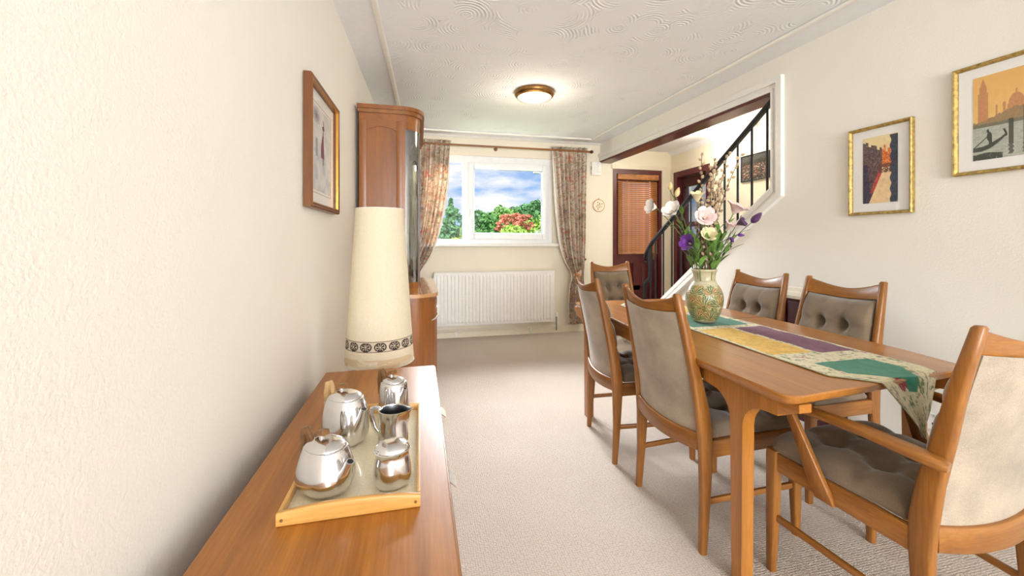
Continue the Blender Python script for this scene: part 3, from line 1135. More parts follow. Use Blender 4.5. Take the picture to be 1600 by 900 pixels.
mod = so.modifiers.new('thickness', 'SOLIDIFY')
mod.thickness = 0.0025
mod.offset = 1.0

# ------------------------------------------------------------------ vase
VX, VY = 1.463, 1.842
vase = thing('flower_vase', 'tall stoneware vase with leaf decoration standing on the green end of the runner', 'vase', (VX, VY, TZ + 0.0085))
vp = [(0.0, 0.050), (0.004, 0.056), (0.02, 0.064), (0.05, 0.078), (0.085, 0.088), (0.12, 0.0925), (0.15, 0.089), (0.175, 0.079), (0.195, 0.066), (0.207, 0.058), (0.22, 0.0535), (0.24, 0.053), (0.258, 0.056), (0.268, 0.060), (0.276, 0.060)]
vz = np.array([p[0] for p in vp]); vr = np.array([p[1] for p in vp])
def vase_pos(U, V):
    z = V * 0.276
    r = np.interp(z, vz, vr)
    # smooth the polyline
    r = (np.interp(np.clip(z - 0.006, 0, 1), vz, vr) + r * 2 + np.interp(np.clip(z + 0.006, 0, 0.276), vz, vr)) / 4
    r = r + np.where((z > 0.262), 0.003 * np.sin((z - 0.262) / 0.014 * PI), 0)
    a = U * 2 * PI
    return r * np.cos(a), r * np.sin(a), z
def vase_col(U, V, C):
    z = V * 0.276
    n = fbm(U * 90, V * 60)
    n3 = fbm(U * 26 + 4, V * 18)
    C[:] = np.array([198, 191, 160]) + ((n - 0.5) * 46)[..., None]
    C[(z > 0.208) & (np.sin(U * 380) * np.sin(z * 900) > 0.35)] = (150, 136, 88)
    # olive and brown ground behind the scratched leaf sprays
    gnd = (z > 0.012) & (z < 0.192) & (n3 > 0.40)
    C[gnd] = (np.array([150, 140, 84]) + ((n - 0.5) * 70)[..., None])[gnd]
    gnd = (z > 0.012) & (z < 0.192) & (fbm(U * 22 + 9, V * 15 + 2) > 0.58)
    C[gnd] = (np.array([112, 116, 66]) + ((n - 0.5) * 60)[..., None])[gnd]
    K = 7
    for row, (zc, hh) in enumerate(((0.050, 0.050), (0.118, 0.050), (0.172, 0.034))):
        for k in range(K):
            uc = (k + (0.5 if row % 2 else 0)) / K
            du = ((U - uc + 0.5) % 1.0) - 0.5
            for lf in range(7):
                ang = (lf - 3) * 0.46
                du2 = du * 0.55 * math.cos(ang) - (z - zc + hh * 0.55) * math.sin(ang)
                dz2 = du * 0.55 * math.sin(ang) + (z - zc + hh * 0.55) * math.cos(ang)
                t_ = dz2 / (hh * 1.35)
                wd = 0.0112 * np.sin(np.clip(t_, 0, 1) * PI) ** 0.8
                inl = (t_ > 0.08) & (t_ < 1) & (np.abs(du2) < wd)
                col = [(126, 122, 56), (92, 104, 56), (160, 112, 62), (84, 108, 74), (140, 118, 60)][(lf * 2 + row + k) % 5]
                rim = inl & (np.abs(du2) > wd * 0.84)
                mid = inl & (np.abs(du2) < wd * 0.10)
                C[inl] = (np.array(col, float) + ((n - 0.5) * 50)[..., None])[inl]
                C[rim | mid] = (216, 204, 160)
    C[(z < 0.008)] = (150, 140, 120)
    return C
body = colgrid('vase_body', 240, 150, vase_pos, vase_col, 'glazed_print', vase)
inn = MB().lathe([(0.048, 0.0), (0.0497, 0.0005)] , 40)
inn2 = MB().lathe([(0.0595, 0.2765), (0.052, 0.272), (0.047, 0.24), (0.047, 0.215), (0.060, 0.19), (0.082, 0.12), (0.070, 0.05), (0.045, 0.008), (0.001, 0.006)], 40, caps=False)
inn2.build('vase_lining', 'horn_pale', vase, smooth=80)
inn.build('vase_foot', 'horn_pale', vase)

# ------------------------------------------------------------------ bouquet: every stem a thing of its own
VM = Vector((VX, VY, TZ + 0.0085 + 0.276))         # mouth of the vase
RT = Vector((math.cos(YAW), -math.sin(YAW), 0))
FWD = Vector((math.sin(YAW), math.cos(YAW), 0))
def bq(dx, dz, dep=0.0):
    """point of the bouquet: dx across, dz above the mouth, dep away from the room"""
    return RT * dx + Vector((0, 0, dz)) + FWD * dep
def stem_pts(end, base, n=9, sag=0.0):
    b0 = Vector((base[0], base[1], -0.20)) 
    m0 = Vector((base[0] * 1.6 + end.x * 0.04, base[1] * 1.6 + end.y * 0.04, 0.0))
    out = [b0, (b0 + m0) / 2]
    for k in range(n + 1):
        t_ = k / n
        c1_ = m0 + Vector((0, 0, max(end.z, 0.06) * 0.45)) + Vector((end.x, end.y, 0)) * 0.12
        p = m0 * (1 - t_) ** 2 + c1_ * 2 * t_ * (1 - t_) + end * t_ ** 2
        out.append(p)
    return out
def leafmesh(m, p, d, ln, wd, nrm):
    d = d.normalized()
    s = d.cross(nrm)
    if s.length < 1e-4:
        s = d.orthogonal()
    s.normalize()
    up = s.cross(d).normalized()
    N = 5
    o = len(m.v)
    for k in range(N + 1):
        t_ = k / N
        w = wd * math.sin(min(1, t_ * 0.93 + 0.07) * PI) ** 0.8
        c = p + d * ln * t_ + up * (-0.12 * ln * t_ * t_)
        for q, zz in ((-1, 0.25), (0, 0), (1, 0.25)):
            m.v.append(tuple(c + s * w * q + up * w * zz))
    for k in range(N):
        for j in range(2):
            a = o + k * 3 + j
            m.f.append((a, a + 1, a + 4, a + 3))
def blossom(m, p, d, size, open_=0.6, n=6):
    """cup of overlapping petals opening along d"""
    d = d.normalized()
    a = d.orthogonal().normalized()
    b = d.cross(a)
    for ring, (k0, sc_, op) in enumerate(((0.0, 1.0, open_), (0.5, 0.82, open_ * 0.6))):
        for i in range(n):
            th = 2 * PI * (i + k0) / n
            o = len(m.v)
            NU, NV = 4, 5
            for v in range(NV + 1):
                t_ = v / NV
                r = size * sc_ * (0.10 + (0.34 + 0.30 * op) * t_ ** 0.75 + 0.32 * op * t_ ** 4)
                h = size * sc_ * (t_ * (1.02 - 0.30 * op * t_))
                for u in range(NU + 1):
                    q = -1 + 2 * u / NU
                    wth = (0.62 * 2 * PI / n) * (0.5 + 0.75 * math.sin(min(1, t_ * 0.8 + 0.12) * PI))
                    an = th + q * wth
                    hh = h - size * 0.10 * q * q * t_ + size * 0.03 * math.sin(5 * q + i)
                    rad = r * (1 - 0.07 * q * q)
                    m.v.append(tuple(p + d * hh + (a * math.cos(an) + b * math.sin(an)) * rad))
            for v in range(NV):
                for u in range(NU):
                    x = o + v * (NU + 1) + u
                    m.f.append((x, x + 1, x + NU + 2, x + NU + 1))
def bud(m, p, d, ln, rad):
    d = d.normalized()
    prof = [(0.0, 0.25), (0.15, 0.8), (0.35, 1.0), (0.6, 0.85), (0.85, 0.45), (1.0, 0.08)]
    m.tube([p + d * ln * t_ for t_, r in prof], [rad * r for t_, r in prof], 9)

def flower(label, kind, mat, end, aim, size, base, leaves=4, opn=0.6, extra=()):
    t = thing('lisianthus', label, 'flower', VM, group='artificial flowers in the vase')
    P = stem_pts(end, base)
    MB().tube(P, [0.0024] * len(P), 6).build('stem', 'stem_green', t, smooth=80)
    if kind == 'bloom':
        m = MB()
        blossom(m, end, aim, size, opn)
        f = m.build('blossom', mat, t, smooth=80)
        m = MB()
        bud(m, end + aim.normalized() * size * 0.12, aim, size * 0.4, size * 0.10)
        m.build('flower_heart', 'petal_cream', f, smooth=80)
    elif kind == 'bud':
        m = MB()
        bud(m, end, aim, size, size * 0.26)
        m.build('bud', mat, t, smooth=80)
    for (e2, aim2, sz2, mat2) in extra:
        k = P[7]
        MB().tube([k, (k + e2) / 2 + Vector((0, 0, 0.01)), e2], [0.002] * 3, 6).build('side_stem', 'stem_green', t, smooth=80)
        m = MB()
        bud(m, e2, aim2, sz2, sz2 * 0.28)
        m.build('bud', mat2, t, smooth=80)
    for k in range(leaves):
        i = 3 + int((k + 0.5) / leaves * 7)
        p = P[min(i, len(P) - 2)]
        dr = (P[min(i + 1, len(P) - 1)] - p).normalized()
        sd = Vector((math.cos(k * 2.4 + end.x * 9), math.sin(k * 2.4 + end.x * 9), 0))
        m = MB()
        leafmesh(m, p, dr * 0.9 + sd * 0.55, random.uniform(0.055, 0.085), random.uniform(0.009, 0.013), Vector((0, 0, 1)) - dr * 0.3)
        m.build('leaf', 'leaf_green', t, smooth=80)
    return t

px = lambda x, y, d=0.0: bq((x - 1104) / 302.0, (424 - y) / 302.0, d)
flower('white trumpet-shaped flower leaning furthest left out of the vase', 'bloom', 'petal_white', px(1024, 327, -0.03), RT * -1 + Vector((0, 0, 0.15)) - FWD * 0.3, 0.052, (-0.02, 0.0), 3, 0.55)
flower('white open flower on the left side of the bouquet, pointing up and left', 'bloom', 'petal_white', px(1050, 338, -0.06), RT * -0.7 + Vector((0, 0, 0.6)) - FWD * 0.5, 0.062, (-0.03, -0.01), 6, 0.6)
flower('two upright cream buds rising at the upper left of the bouquet', 'bud', 'bud_cream', px(1061, 309, 0.02), RT * 0.35 + Vector((0, 0, 1)), 0.055, (-0.015, 0.02), 6, 0.5,
       extra=((px(1053, 297, 0.03), RT * 0.05 + Vector((0, 0, 1)), 0.045, 'bud_cream'),))
flower('vivid purple flower hanging low on the left of the bouquet', 'bloom', 'petal_purple', px(1078, 385, -0.05), RT * -0.8 + Vector((0, 0, 0.25)) - FWD * 0.5, 0.060, (-0.03, -0.02), 4, 0.5)
flower('pale cream rose-like flower high up before the handrail', 'bloom', 'petal_cream', px(1087, 318, -0.04), RT * -0.1 + Vector((0, 0, 0.9)) - FWD * 0.3, 0.055, (-0.01, -0.02), 3, 0.4)
flower('blush pink open flower at the middle of the bouquet', 'bloom', 'petal_blush', px(1090, 346, -0.09), RT * -0.2 + Vector((0, 0, 0.35)) - FWD * 1.0, 0.058, (-0.01, -0.03), 4, 0.75)
flower('cream flower low in the bouquet just below the pink one', 'bloom', 'petal_cream', px(1098, 375, -0.07), RT * -0.1 + Vector((0, 0, 0.5)) - FWD * 0.8, 0.052, (0.0, -0.03), 4, 0.6)
flower('pale pink open flower on the right, before the white stair string', 'bloom', 'petal_blush', px(1142, 337, -0.05), RT * 0.35 + Vector((0, 0, 0.9)) - FWD * 0.4, 0.066, (0.02, -0.01), 5, 0.75)
flower('lilac-white flower tucked among the leaves right of centre', 'bloom', 'petal_blush', px(1131, 362, -0.06), RT * 0.3 + Vector((0, 0, 0.8)) - FWD * 0.5, 0.048, (0.015, -0.02), 5, 0.45)
flower('dark plum flower close under the pale pink one on the right', 'bloom', 'petal_plum', px(1143, 354, -0.08), RT * 0.6 + Vector((0, 0, 0.4)) - FWD * 0.6, 0.042, (0.02, -0.02), 3, 0.55,
       extra=((px(1131, 374, -0.09), RT * 0.1 + Vector((0, 0, -0.6)) - FWD * 0.5, 0.034, 'petal_purple'), (px(1143, 370, -0.08), RT * 0.9 + Vector((0, 0, -0.1)) - FWD * 0.3, 0.034, 'petal_purple')))
flower('long stem with a closed purple bud leaning far right over the stair string', 'bud', 'petal_plum', px(1172, 351, -0.04), RT * 0.62 + Vector((0, 0, 0.62)), 0.075, (0.03, 0.0), 5)
def willow(label, end, base, k):
    t = thing('willow_twig', label, 'twig', VM, group='pussy willow twigs in the vase')
    P = stem_pts(end, base, 14)
    MB().tube(P, [0.0026] * 5 + [0.0026 - 0.0012 * i / (len(P) - 5) for i in range(len(P) - 5)], 6).build('twig', 'willow_bark', t, smooth=80)
    me = None
    L = [(P[i] - P[i - 1]).length for i in range(1, len(P))]
    tot = 0
    n = 0
    for i in range(4, len(P)):
        a, b = P[i - 1], P[i]
        dr = (b - a).normalized()
        for h in (0.25, 0.75):
            ang = n * 2.4 + k
            o1 = dr.orthogonal().normalized()
            o2 = dr.cross(o1)
            sd = o1 * math.cos(ang) + o2 * math.sin(ang)
            p = a.lerp(b, h) + sd * 0.0045
            m = MB()
            if willow.me is None:
                m.tube([Vector((0, 0, z)) for z in (0, 0.003, 0.009, 0.016, 0.020)], [0.001, 0.0062, 0.0076, 0.0056, 0.0008], 7)
                willow.me = m.mesh('catkin', 80)
            c = link('catkin', willow.me, 'catkin', t, p, (dr * 0.8 + sd * 0.6).to_track_quat('Z', 'Y').to_euler())
            n += 1
willow.me = None
willow('pussy willow twig standing tallest, straight up left of the others', px(1100, 241, 0.0), (-0.008, 0.01), 0.0)
willow('pussy willow twig leaning right with its tip beside the dark stair picture', px(1167, 239, 0.02), (0.018, 0.015), 1.0)
willow('pussy willow twig rising to the right, second from the rightmost tip', px(1141, 238, -0.01), (0.012, 0.0), 2.0)
willow('pussy willow twig topmost in the dense central bundle', px(1126, 246, 0.03), (0.004, 0.02), 3.0)
willow('pussy willow twig in the central bundle, a little lower and left of its neighbours', px(1112, 262, -0.03), (0.0, -0.015), 4.0)
willow('pussy willow twig in the central bundle, just right of the middle', px(1133, 258, 0.05), (0.008, 0.022), 5.0)
willow('short pussy willow twig in the middle, ending below the handrail', px(1107, 284, -0.05), (-0.004, -0.025), 6.0)
willow('short pussy willow twig right of the middle, ending before the iron bars', px(1122, 282, -0.04), (0.006, -0.022), 7.0)
willow('pussy willow twig close behind the pink blooms, ending level with the door frame', px(1114, 300, -0.06), (-0.002, -0.03), 8.0)
willow('pussy willow twig in the middle, second shortest, leaning slightly left', px(1101, 305, 0.03), (-0.012, 0.02), 9.0)
willow('pussy willow twig in the central bundle leaning slightly right below the tips', px(1128, 296, -0.02), (0.01, -0.01), 10.0)
willow('pussy willow twig low on the left edge of the central bundle', px(1097, 320, -0.05), (-0.014, -0.02), 11.0)
def spray(label, end, base, n, k0):
    t = thing('leaf_spray', label, 'foliage', VM, group='green leaf sprays in the vase')
    P = stem_pts(end, base, 8)
    MB().tube(P, [0.002] * len(P), 6).build('stem', 'stem_green', t, smooth=80)
    for k in range(n):
        i = 2 + int(k / n * 8.5)
        p = P[min(i, len(P) - 2)].lerp(P[min(i, len(P) - 2) + 1], (k * 0.37) % 1)
        dr = (P[min(i + 1, len(P) - 1)] - p).normalized()
        a = k * 2.4 + k0
        m = MB()
        leafmesh(m, p, dr + Vector((math.cos(a), math.sin(a), 0.1)) * 0.6, random.uniform(0.06, 0.095), random.uniform(0.010, 0.015), Vector((0, 0, 1)) - dr * 0.3)
        m.build('leaf', 'leaf_green', t, smooth=80)
spray('leafy green spray low on the left of the vase mouth', px(1082, 388, -0.06), (-0.03, -0.02), 9, 0.3)
spray('leafy green spray rising left of the middle of the bouquet', px(1072, 362, 0.03), (-0.025, 0.02), 9, 1.3)
spray('leafy green spray in the middle front of the bouquet', px(1106, 380, -0.09), (0.0, -0.035), 10, 2.0)
spray('leafy green spray rising right of the middle of the bouquet', px(1124, 356, -0.03), (0.02, 0.0), 10, 3.1)
spray('leafy green spray reaching low to the right of the vase', px(1140, 388, -0.05), (0.03, -0.01), 8, 4.0)
spray('leafy green spray at the back of the bouquet behind the purple blooms', px(1128, 380, 0.06), (0.015, 0.03), 9, 5.0)

# ------------------------------------------------------------------ sideboard
SBZ = 0.585
SX0, SX1, SY0, SY1 = -0.392, 0.068, -0.10, 1.875
sbd = thing('sideboard', 'low teak sideboard along the left wall carrying the tea tray', 'sideboard', ((SX0 + SX1) / 2, (SY0 + SY1) / 2, 0))
hx, hy = (SX1 - SX0) / 2, (SY1 - SY0) / 2
MB().rbox(-hx, hx, -hy, hy, SBZ - 0.024, SBZ, 0.005, 'y').build('top', 'oak_orange_y', sbd)
MB().rbox(hx - 0.0105, hx + 0.004, -hy + 0.002, hy - 0.002, SBZ - 0.030, SBZ - 0.004, 0.004, 'y').build('edge_strip', 'mahogany_edge' if 'mahogany_edge' in MATS else 'teak_y', sbd)
MB().box(-hx + 0.01, hx - 0.035, -hy + 0.015, hy - 0.015, 0.12, SBZ - 0.024).build('carcass', 'oak_orange_y', sbd, smooth=0)
MB().box(-hx + 0.03, hx - 0.06, -hy + 0.05, hy - 0.05, 0.02, 0.12).build('plinth', 'teak_y', sbd, smooth=0)
leaf_poly = [(0, 0), (0.008, 0.006), (0.012, 0.016), (0.010, 0.028), (0, 0.042), (-0.006, 0.028), (-0.006, 0.012)]
for i in range(4):
    y0 = -hy + 0.02 + i * (2 * hy - 0.04) / 4
    y1 = y0 + (2 * hy - 0.04) / 4 - 0.006
    d = MB().rbox(hx - 0.035, hx - 0.017, y0, y1, 0.13, SBZ - 0.03, 0.004, 'y').build('door', 'oak_orange_z', sbd)
    yc = {3: 1.50 - (SY0 + SY1) / 2, 2: 1.075 - (SY0 + SY1) / 2}.get(i, (y0 + y1) / 2)
    hm = MB()
    hm.prism([(a * 1.0, b) for a, b in leaf_poly], lambda a, b, dd: (hx + 0.002 + b * 0.55 + a * 0.9, yc + 0.02 - b * 1.1 + a * 0.9, SBZ - 0.05 - b * 0.5 + dd), -0.002, 0.002)
    hm.box(hx - 0.02, hx + 0.012, yc - 0.002, yc + 0.008, SBZ - 0.068, SBZ - 0.060)
    hm.build('handle', 'silver_handle', d, smooth=40)
for sx_ in (-1, 1):
    for sy_ in (-1, 1):
        MB().post([(sx_ * (hx - 0.08), sy_ * (hy - 0.09), 0.0, 0.02, 0.02), (sx_ * (hx - 0.08), sy_ * (hy - 0.09), 0.03, 0.022, 0.022)]).build('foot', 'teak_z', sbd)

# ------------------------------------------------------------------ tray
TRX, TRY = -0.1365, 1.130
TRZ = SBZ + 0.0005
tray = thing('serving_tray', 'rectangular pale wood serving tray with woven base holding the metal tea set', 'tray', (TRX, TRY, TRZ))
tw, tl = 0.139, 0.252
MB().box(-tw + 0.008, tw - 0.008, -tl + 0.008, tl - 0.008, 0.0, 0.007).build('tray_base', 'woven_base', tray, smooth=0) if 'woven_base' in MATS else None
def woven():
    m, t, b = newmat('woven_base')
    v = coords(t, (1, 1, 1))
    n1 = noise(t, coords(t, (60, 420, 60)), 3.0, 2)
    n2 = noise(t, coords(t, (420, 60, 60)), 3.0, 2)
    ad = _n(t, 'ShaderNodeMath', operation='ADD')
    t.links.new(n1, ad.inputs[0])
    t.links.new(n2, ad.inputs[1])
    dv = _n(t, 'ShaderNodeMath', operation='MULTIPLY')
    dv.inputs[1].default_value = 0.5
    t.links.new(ad.outputs[0], dv.inputs[0])
    t.links.new(ramp(t, dv.outputs[0], [(0.35, (216, 196, 148)), (0.65, (246, 238, 214))]), b.inputs['Base Color'])
    b.inputs['Roughness'].default_value = 0.35
    b.inputs['Coat Weight'].default_value = 0.3
woven()
MB().box(-tw + 0.008, tw - 0.008, -tl + 0.008, tl - 0.008, 0.0, 0.007).build('tray_base', 'woven_base', tray, smooth=0)
# short ends: wood rails rising to the middle for the hands; long sides low and pale
for s in (-1, 1):
    secs = []
    for i in range(13):
        q = -1 + 2 * i / 12
        h = 0.026 + 0.010 * (1 - abs(q) ** 2.2)
        secs.append([(q * tw, s * (tl - 0.006) + a, h / 2 + b * h / 0.03) for a, b in rr(0.006, 0.015, 0.003)])
    r = MB().loft(secs).build('end_rail', 'tray_beech_x', tray, smooth=50)
    for q in (-1, 1):
        MB().tube([(q * (tw - 0.010), s * (tl + 0.0002), 0.013), (q * (tw - 0.010), s * (tl + 0.0012), 0.013)], 0.0032, 10).build('dowel', 'horn_wood', r)
    MB().rbox(s * (tw - 0.004) - 0.004, s * (tw - 0.004) + 0.004, -tl + 0.012, tl - 0.012, 0.0, 0.026, 0.002, 'y').build('side_rail', 'tray_beech_y', tray)

# ------------------------------------------------------------------ tea set
BZ = TRZ + 0.0075
def superell(r, z, n, ex, ey, pw=2.6):
    out = []
    for k in range(n):
        a = 2 * PI * k / n
        c, s_ = math.cos(a), math.sin(a)
        out.append((math.copysign(abs(c) ** (2 / pw), c) * r * ex, math.copysign(abs(s_) ** (2 / pw), s_) * r * ey, z))
    return out
def smooth_prof(prof, n=26):
    z = np.array([p[1] for p in prof]); r = np.array([p[0] for p in prof])
    t0 = np.arange(len(prof)); tt = np.linspace(0, len(prof) - 1, n)
    # Catmull-Rom
    out = []
    for q in tt:
        i = min(int(q), len(prof) - 2); f = q - i
        g = lambda arr: 0.5 * (2 * arr[i] + (arr[i + 1] - arr[max(i - 1, 0)]) * f + (2 * arr[max(i - 1, 0)] - 5 * arr[i] + 4 * arr[i + 1] - arr[min(i + 2, len(prof) - 1)]) * f * f + (-arr[max(i - 1, 0)] + 3 * arr[i] - 3 * arr[i + 1] + arr[min(i + 2, len(prof) - 1)]) * f ** 3)
        out.append((max(float(g(r)), 0.0005), float(g(z))))
    return out
def teapot(name, label, cat, loc, rz, prof, lidprof, ex, ey, spout, handle, knob):
    t = thing(name, label, cat, loc, rz, group='polished metal tea set')
    MB().loft([superell(r, z, 44, ex, ey, 2.3) for r, z in smooth_prof(prof)]).build('pot_body', 'aluminium', t, smooth=60)
    ld = MB().loft([superell(r, z, 44, ex, ey, 2.3) for r, z in smooth_prof(lidprof, 14)]).build('lid', 'aluminium', t, smooth=60)
    if knob:
        kx, kz = knob
        # angled wooden finger grip
        MB().sweep([(kx - 0.020, 0, kz + 0.004), (kx - 0.006, 0, kz + 0.013), (kx + 0.012, 0, kz + 0.016)], rr(0.009, 0.006, 0.003), scale=[0.8, 1.0, 1.05]).build('knob', 'horn_wood', ld, smooth=50)
        MB().rbox(kx - 0.006, kx + 0.004, -0.006, 0.006, kz - 0.003, kz + 0.010, 0.002).build('knob_stem', 'aluminium', ld)
    if spout:
        sp = MB().tube([Vector(p) for p in spout[0]], spout[1], 16).build('spout', 'aluminium', t, smooth=60)
        a, b = Vector(spout[0][-2]), Vector(spout[0][-1])
        d = (b - a).normalized()
        MB().tube([b - d * 0.002, b + d * 0.0006], spout[1][-1] * 0.72, 14).build('spout_opening', 'dark_hole', sp, smooth=0)
    if handle:
        hb_ = MB().sweep([Vector(p) for p in handle[0]], rr(0.0085, 0.0055, 0.003), up=(0, 1, 0)).build('handle', handle[1], t, smooth=50)
    return t
# local +x is the spout direction
pA = [(0.030, 0.0), (0.040, 0.001), (0.056, 0.012), (0.066, 0.030), (0.066, 0.046), (0.061, 0.064), (0.055, 0.082), (0.050, 0.094), (0.046, 0.0985), (0.02, 0.100)]
lA = [(0.0460, 0.0985), (0.0450, 0.102), (0.038, 0.107), (0.024, 0.111), (0.006, 0.1125)]
spA = ([(0.042, 0, 0.026), (0.062, 0, 0.040), (0.076, 0, 0.064), (0.085, 0, 0.086)], [0.024, 0.019, 0.0125, 0.009])
hA = ([(-0.050, 0, 0.090), (-0.060, 0, 0.106), (-0.070, 0, 0.117), (-0.080, 0, 0.114), (-0.085, 0, 0.095), (-0.084, 0, 0.06), (-0.076, 0, 0.038), (-0.062, 0, 0.032)], 'horn_wood')
teapot('teapot', 'squat polished metal teapot with wooden grip, front left on the tray', 'teapot', (-0.205, 0.978, BZ), math.radians(-44), pA, lA, 1.0, 0.86, spA, hA, (-0.012, 0.111))
pB = [(0.036, 0.0), (0.046, 0.001), (0.058, 0.012), (0.064, 0.032), (0.0635, 0.055), (0.060, 0.085), (0.055, 0.108), (0.050, 0.120), (0.046, 0.1245), (0.02, 0.126)]
lB = [(0.0460, 0.1245), (0.0450, 0.128), (0.036, 0.134), (0.022, 0.138), (0.006, 0.1395)]
spB = ([(0.044, 0, 0.034), (0.060, 0, 0.056), (0.070, 0, 0.084), (0.077, 0, 0.106)], [0.024, 0.019, 0.012, 0.009])
hB = ([(-0.048, 0, 0.115), (-0.058, 0, 0.136), (-0.068, 0, 0.150), (-0.079, 0, 0.146), (-0.084, 0, 0.12), (-0.083, 0, 0.075), (-0.074, 0, 0.045), (-0.060, 0, 0.038)], 'horn_pale')
teapot('teapot', 'taller polished metal teapot with wooden grip, behind the squat one', 'teapot', (-0.200, 1.200, BZ), math.radians(-44), pB, lB, 1.0, 0.88, spB, hB, (-0.014, 0.138))
pC = [(0.034, 0.0), (0.042, 0.001), (0.0465, 0.012), (0.0465, 0.045), (0.044, 0.085), (0.041, 0.112), (0.038, 0.122), (0.033, 0.127), (0.015, 0.1285)]
lC = [(0.0330, 0.127), (0.0320, 0.1305), (0.025, 0.136), (0.014, 0.139), (0.004, 0.140)]
spC = ([(0.034, 0, 0.062), (0.044, 0, 0.085), (0.050, 0, 0.104), (0.054, 0, 0.116)], [0.014, 0.011, 0.008, 0.0065])
hC = ([(-0.034, 0, 0.116), (-0.046, 0, 0.136), (-0.058, 0, 0.147), (-0.068, 0, 0.142), (-0.072, 0, 0.115), (-0.066, 0, 0.075), (-0.046, 0, 0.05)], 'horn_wood')
teapot('coffee_pot', 'tall straight metal coffee pot with wooden grip at the back of the tray', 'coffee pot', (-0.076, 1.292, BZ), math.radians(-50), pC, lC, 1.0, 0.95, spC, hC, (-0.010, 0.138))
# lidded sugar bowl
pD = [(0.026, 0.0), (0.033, 0.001), (0.0395, 0.010), (0.0420, 0.028), (0.0395, 0.052), (0.0365, 0.066), (0.0365, 0.072), (0.0385, 0.078), (0.0375, 0.082), (0.01, 0.083)]
lD = [(0.0385, 0.081), (0.0380, 0.085), (0.032, 0.092), (0.020, 0.096), (0.004, 0.0975)]
sug = teapot('sugar_bowl', 'polished metal sugar bowl with a plain domed lid, front right on the tray', 'sugar bowl', (-0.060, 0.966, BZ), 0.3, pD, lD, 1.0, 0.92, None, None, None)
# open milk jug
jug = thing('milk_jug', 'open polished metal milk jug between the sugar bowl and coffee pot', 'jug', (-0.068, 1.128, BZ), math.radians(-20), group='polished metal tea set')
jp = smooth_prof([(0.024, 0.0), (0.031, 0.001), (0.038, 0.012), (0.040, 0.030), (0.0375, 0.055), (0.0355, 0.078), (0.0365, 0.096), (0.0385, 0.106)], 24)
def jug_sec(r, z, inset_=0.0):
    out = []
    for k in range(44):
        a = 2 * PI * k / 44
        lip = max(0.0, math.cos(a)) ** 10 * max(0, (z - 0.075) / 0.031) ** 1.5 * 0.017
        rad = r - inset_ + lip
        out.append((rad * math.cos(a), rad * 0.94 * math.sin(a), z + lip * 0.25))
    return out
secs = [jug_sec(r, z) for r, z in jp] + [jug_sec(r, z, 0.0022) for r, z in reversed(jp[3:])]
MB().loft(secs).build('jug_body', 'aluminium', jug, smooth=60)
MB().loft([jug_sec(r, z, 0.0026) for r, z in jp[4:23]], caps=False).build('jug_inside', 'aluminium_inside', jug, smooth=60)
MB().sweep([(-0.034, 0, 0.100), (-0.048, 0, 0.108), (-0.060, 0, 0.104), (-0.062, 0, 0.085), (-0.054, 0, 0.055), (-0.038, 0, 0.035)], rr(0.006, 0.004, 0.002), up=(0, 1, 0)).build('handle', 'aluminium', jug, smooth=50)

# ------------------------------------------------------------------ floor lamp with tall shade
LPX, LPY = -0.190, 2.095
lamp = thing('floor_lamp', 'floor lamp with tall tapering cream shade and patterned band behind the sideboard', 'floor lamp', (LPX, LPY, 0))
MB().lathe(smooth_prof([(0.13, 0.0), (0.135, 0.012), (0.12, 0.028), (0.06, 0.04), (0.03, 0.07), (0.026, 0.12), (0.034, 0.17), (0.026, 0.22), (0.020, 0.40), (0.016, 0.62), (0.012, 0.80)], 40), 28).build('stand', 'teak_z', lamp, smooth=60)
MB().lathe([(0.018, 0.80), (0.018, 0.86), (0.030, 0.90), (0.034, 0.94), (0.026, 0.98), (0.004, 1.0)], 20).build('bulb', 'plastic_white', lamp, smooth=60)
S_Z0, S_Z1, S_R0, S_R1 = 0.560, 1.309, 0.164, 0.114
def sh_pos(U, V):
    a = U * 2 * PI
    r = S_R0 + (S_R1 - S_R0) * V
    r = np.where(V < 0.02, r - 0.002, r)
    return r * np.cos(a), r * np.sin(a), S_Z0 + (S_Z1 - S_Z0) * V
def sh_col(U, V, C):
    n = fbm(U * 200, V * 120)
    C[:] = np.array([240, 229, 203]) + ((n - 0.5) * 14)[..., None]
    band = (V > 0.105) & (V < 0.170)
    C[band] = (226, 214, 190)
    bv = (V - 0.105) / 0.065
    C[band & ((bv < 0.07) | (bv > 0.93))] = (110, 92, 82)
    K = 15
    cu = (U * K) % 1.0 - 0.5
    cv_ = bv - 0.5
    cx = cu * 1.42
    r = np.hypot(cx, cv_ * 1.05)
    th = np.arctan2(cv_, cx)
    ring = (np.hypot(np.abs(cx) - 0.20, cv_ * 1.05) < 0.40) & (np.hypot(np.abs(cx) - 0.20, cv_ * 1.05) > 0.27) & (np.abs(cx) > 0.20)
    petals = (np.abs(np.sin(th * 4 + 0.4)) > 0.45) & (r < 0.40) & (r > 0.08)
    frame = (np.abs(cv_) > 0.30) & (np.abs(cv_) < 0.38) & (np.abs(cx) < 0.24)
    C[band & (np.abs(cu) < 0.44) & (ring | petals | frame)] = (64, 50, 48)
    st_ = (V < 0.06) & (fbm(U * 9 + 2, V * 30) > 0.56)
    C[st_] = (228, 206, 168)
    return C
shd = colgrid('lamp_shade', 620, 230, sh_pos, sh_col, 'shade_linen', lamp)
for z, r in ((S_Z0, S_R0), (S_Z1, S_R1)):
    MB().tube([(r * math.cos(2 * PI * k / 48), r * math.sin(2 * PI * k / 48), z) for k in range(49)], 0.0022, 6).build('shade_rim', 'lining_white', shd, smooth=80)
sp = MB()
for k in range(3):
    a = 2 * PI * k / 3
    sp.bar((0.0, 0.0, 1.0), (0.12 * math.cos(a), 0.12 * math.sin(a), 1.20), 0.004, 0.004, 0.001)
sp.build('shade_carrier', 'brass', lamp)

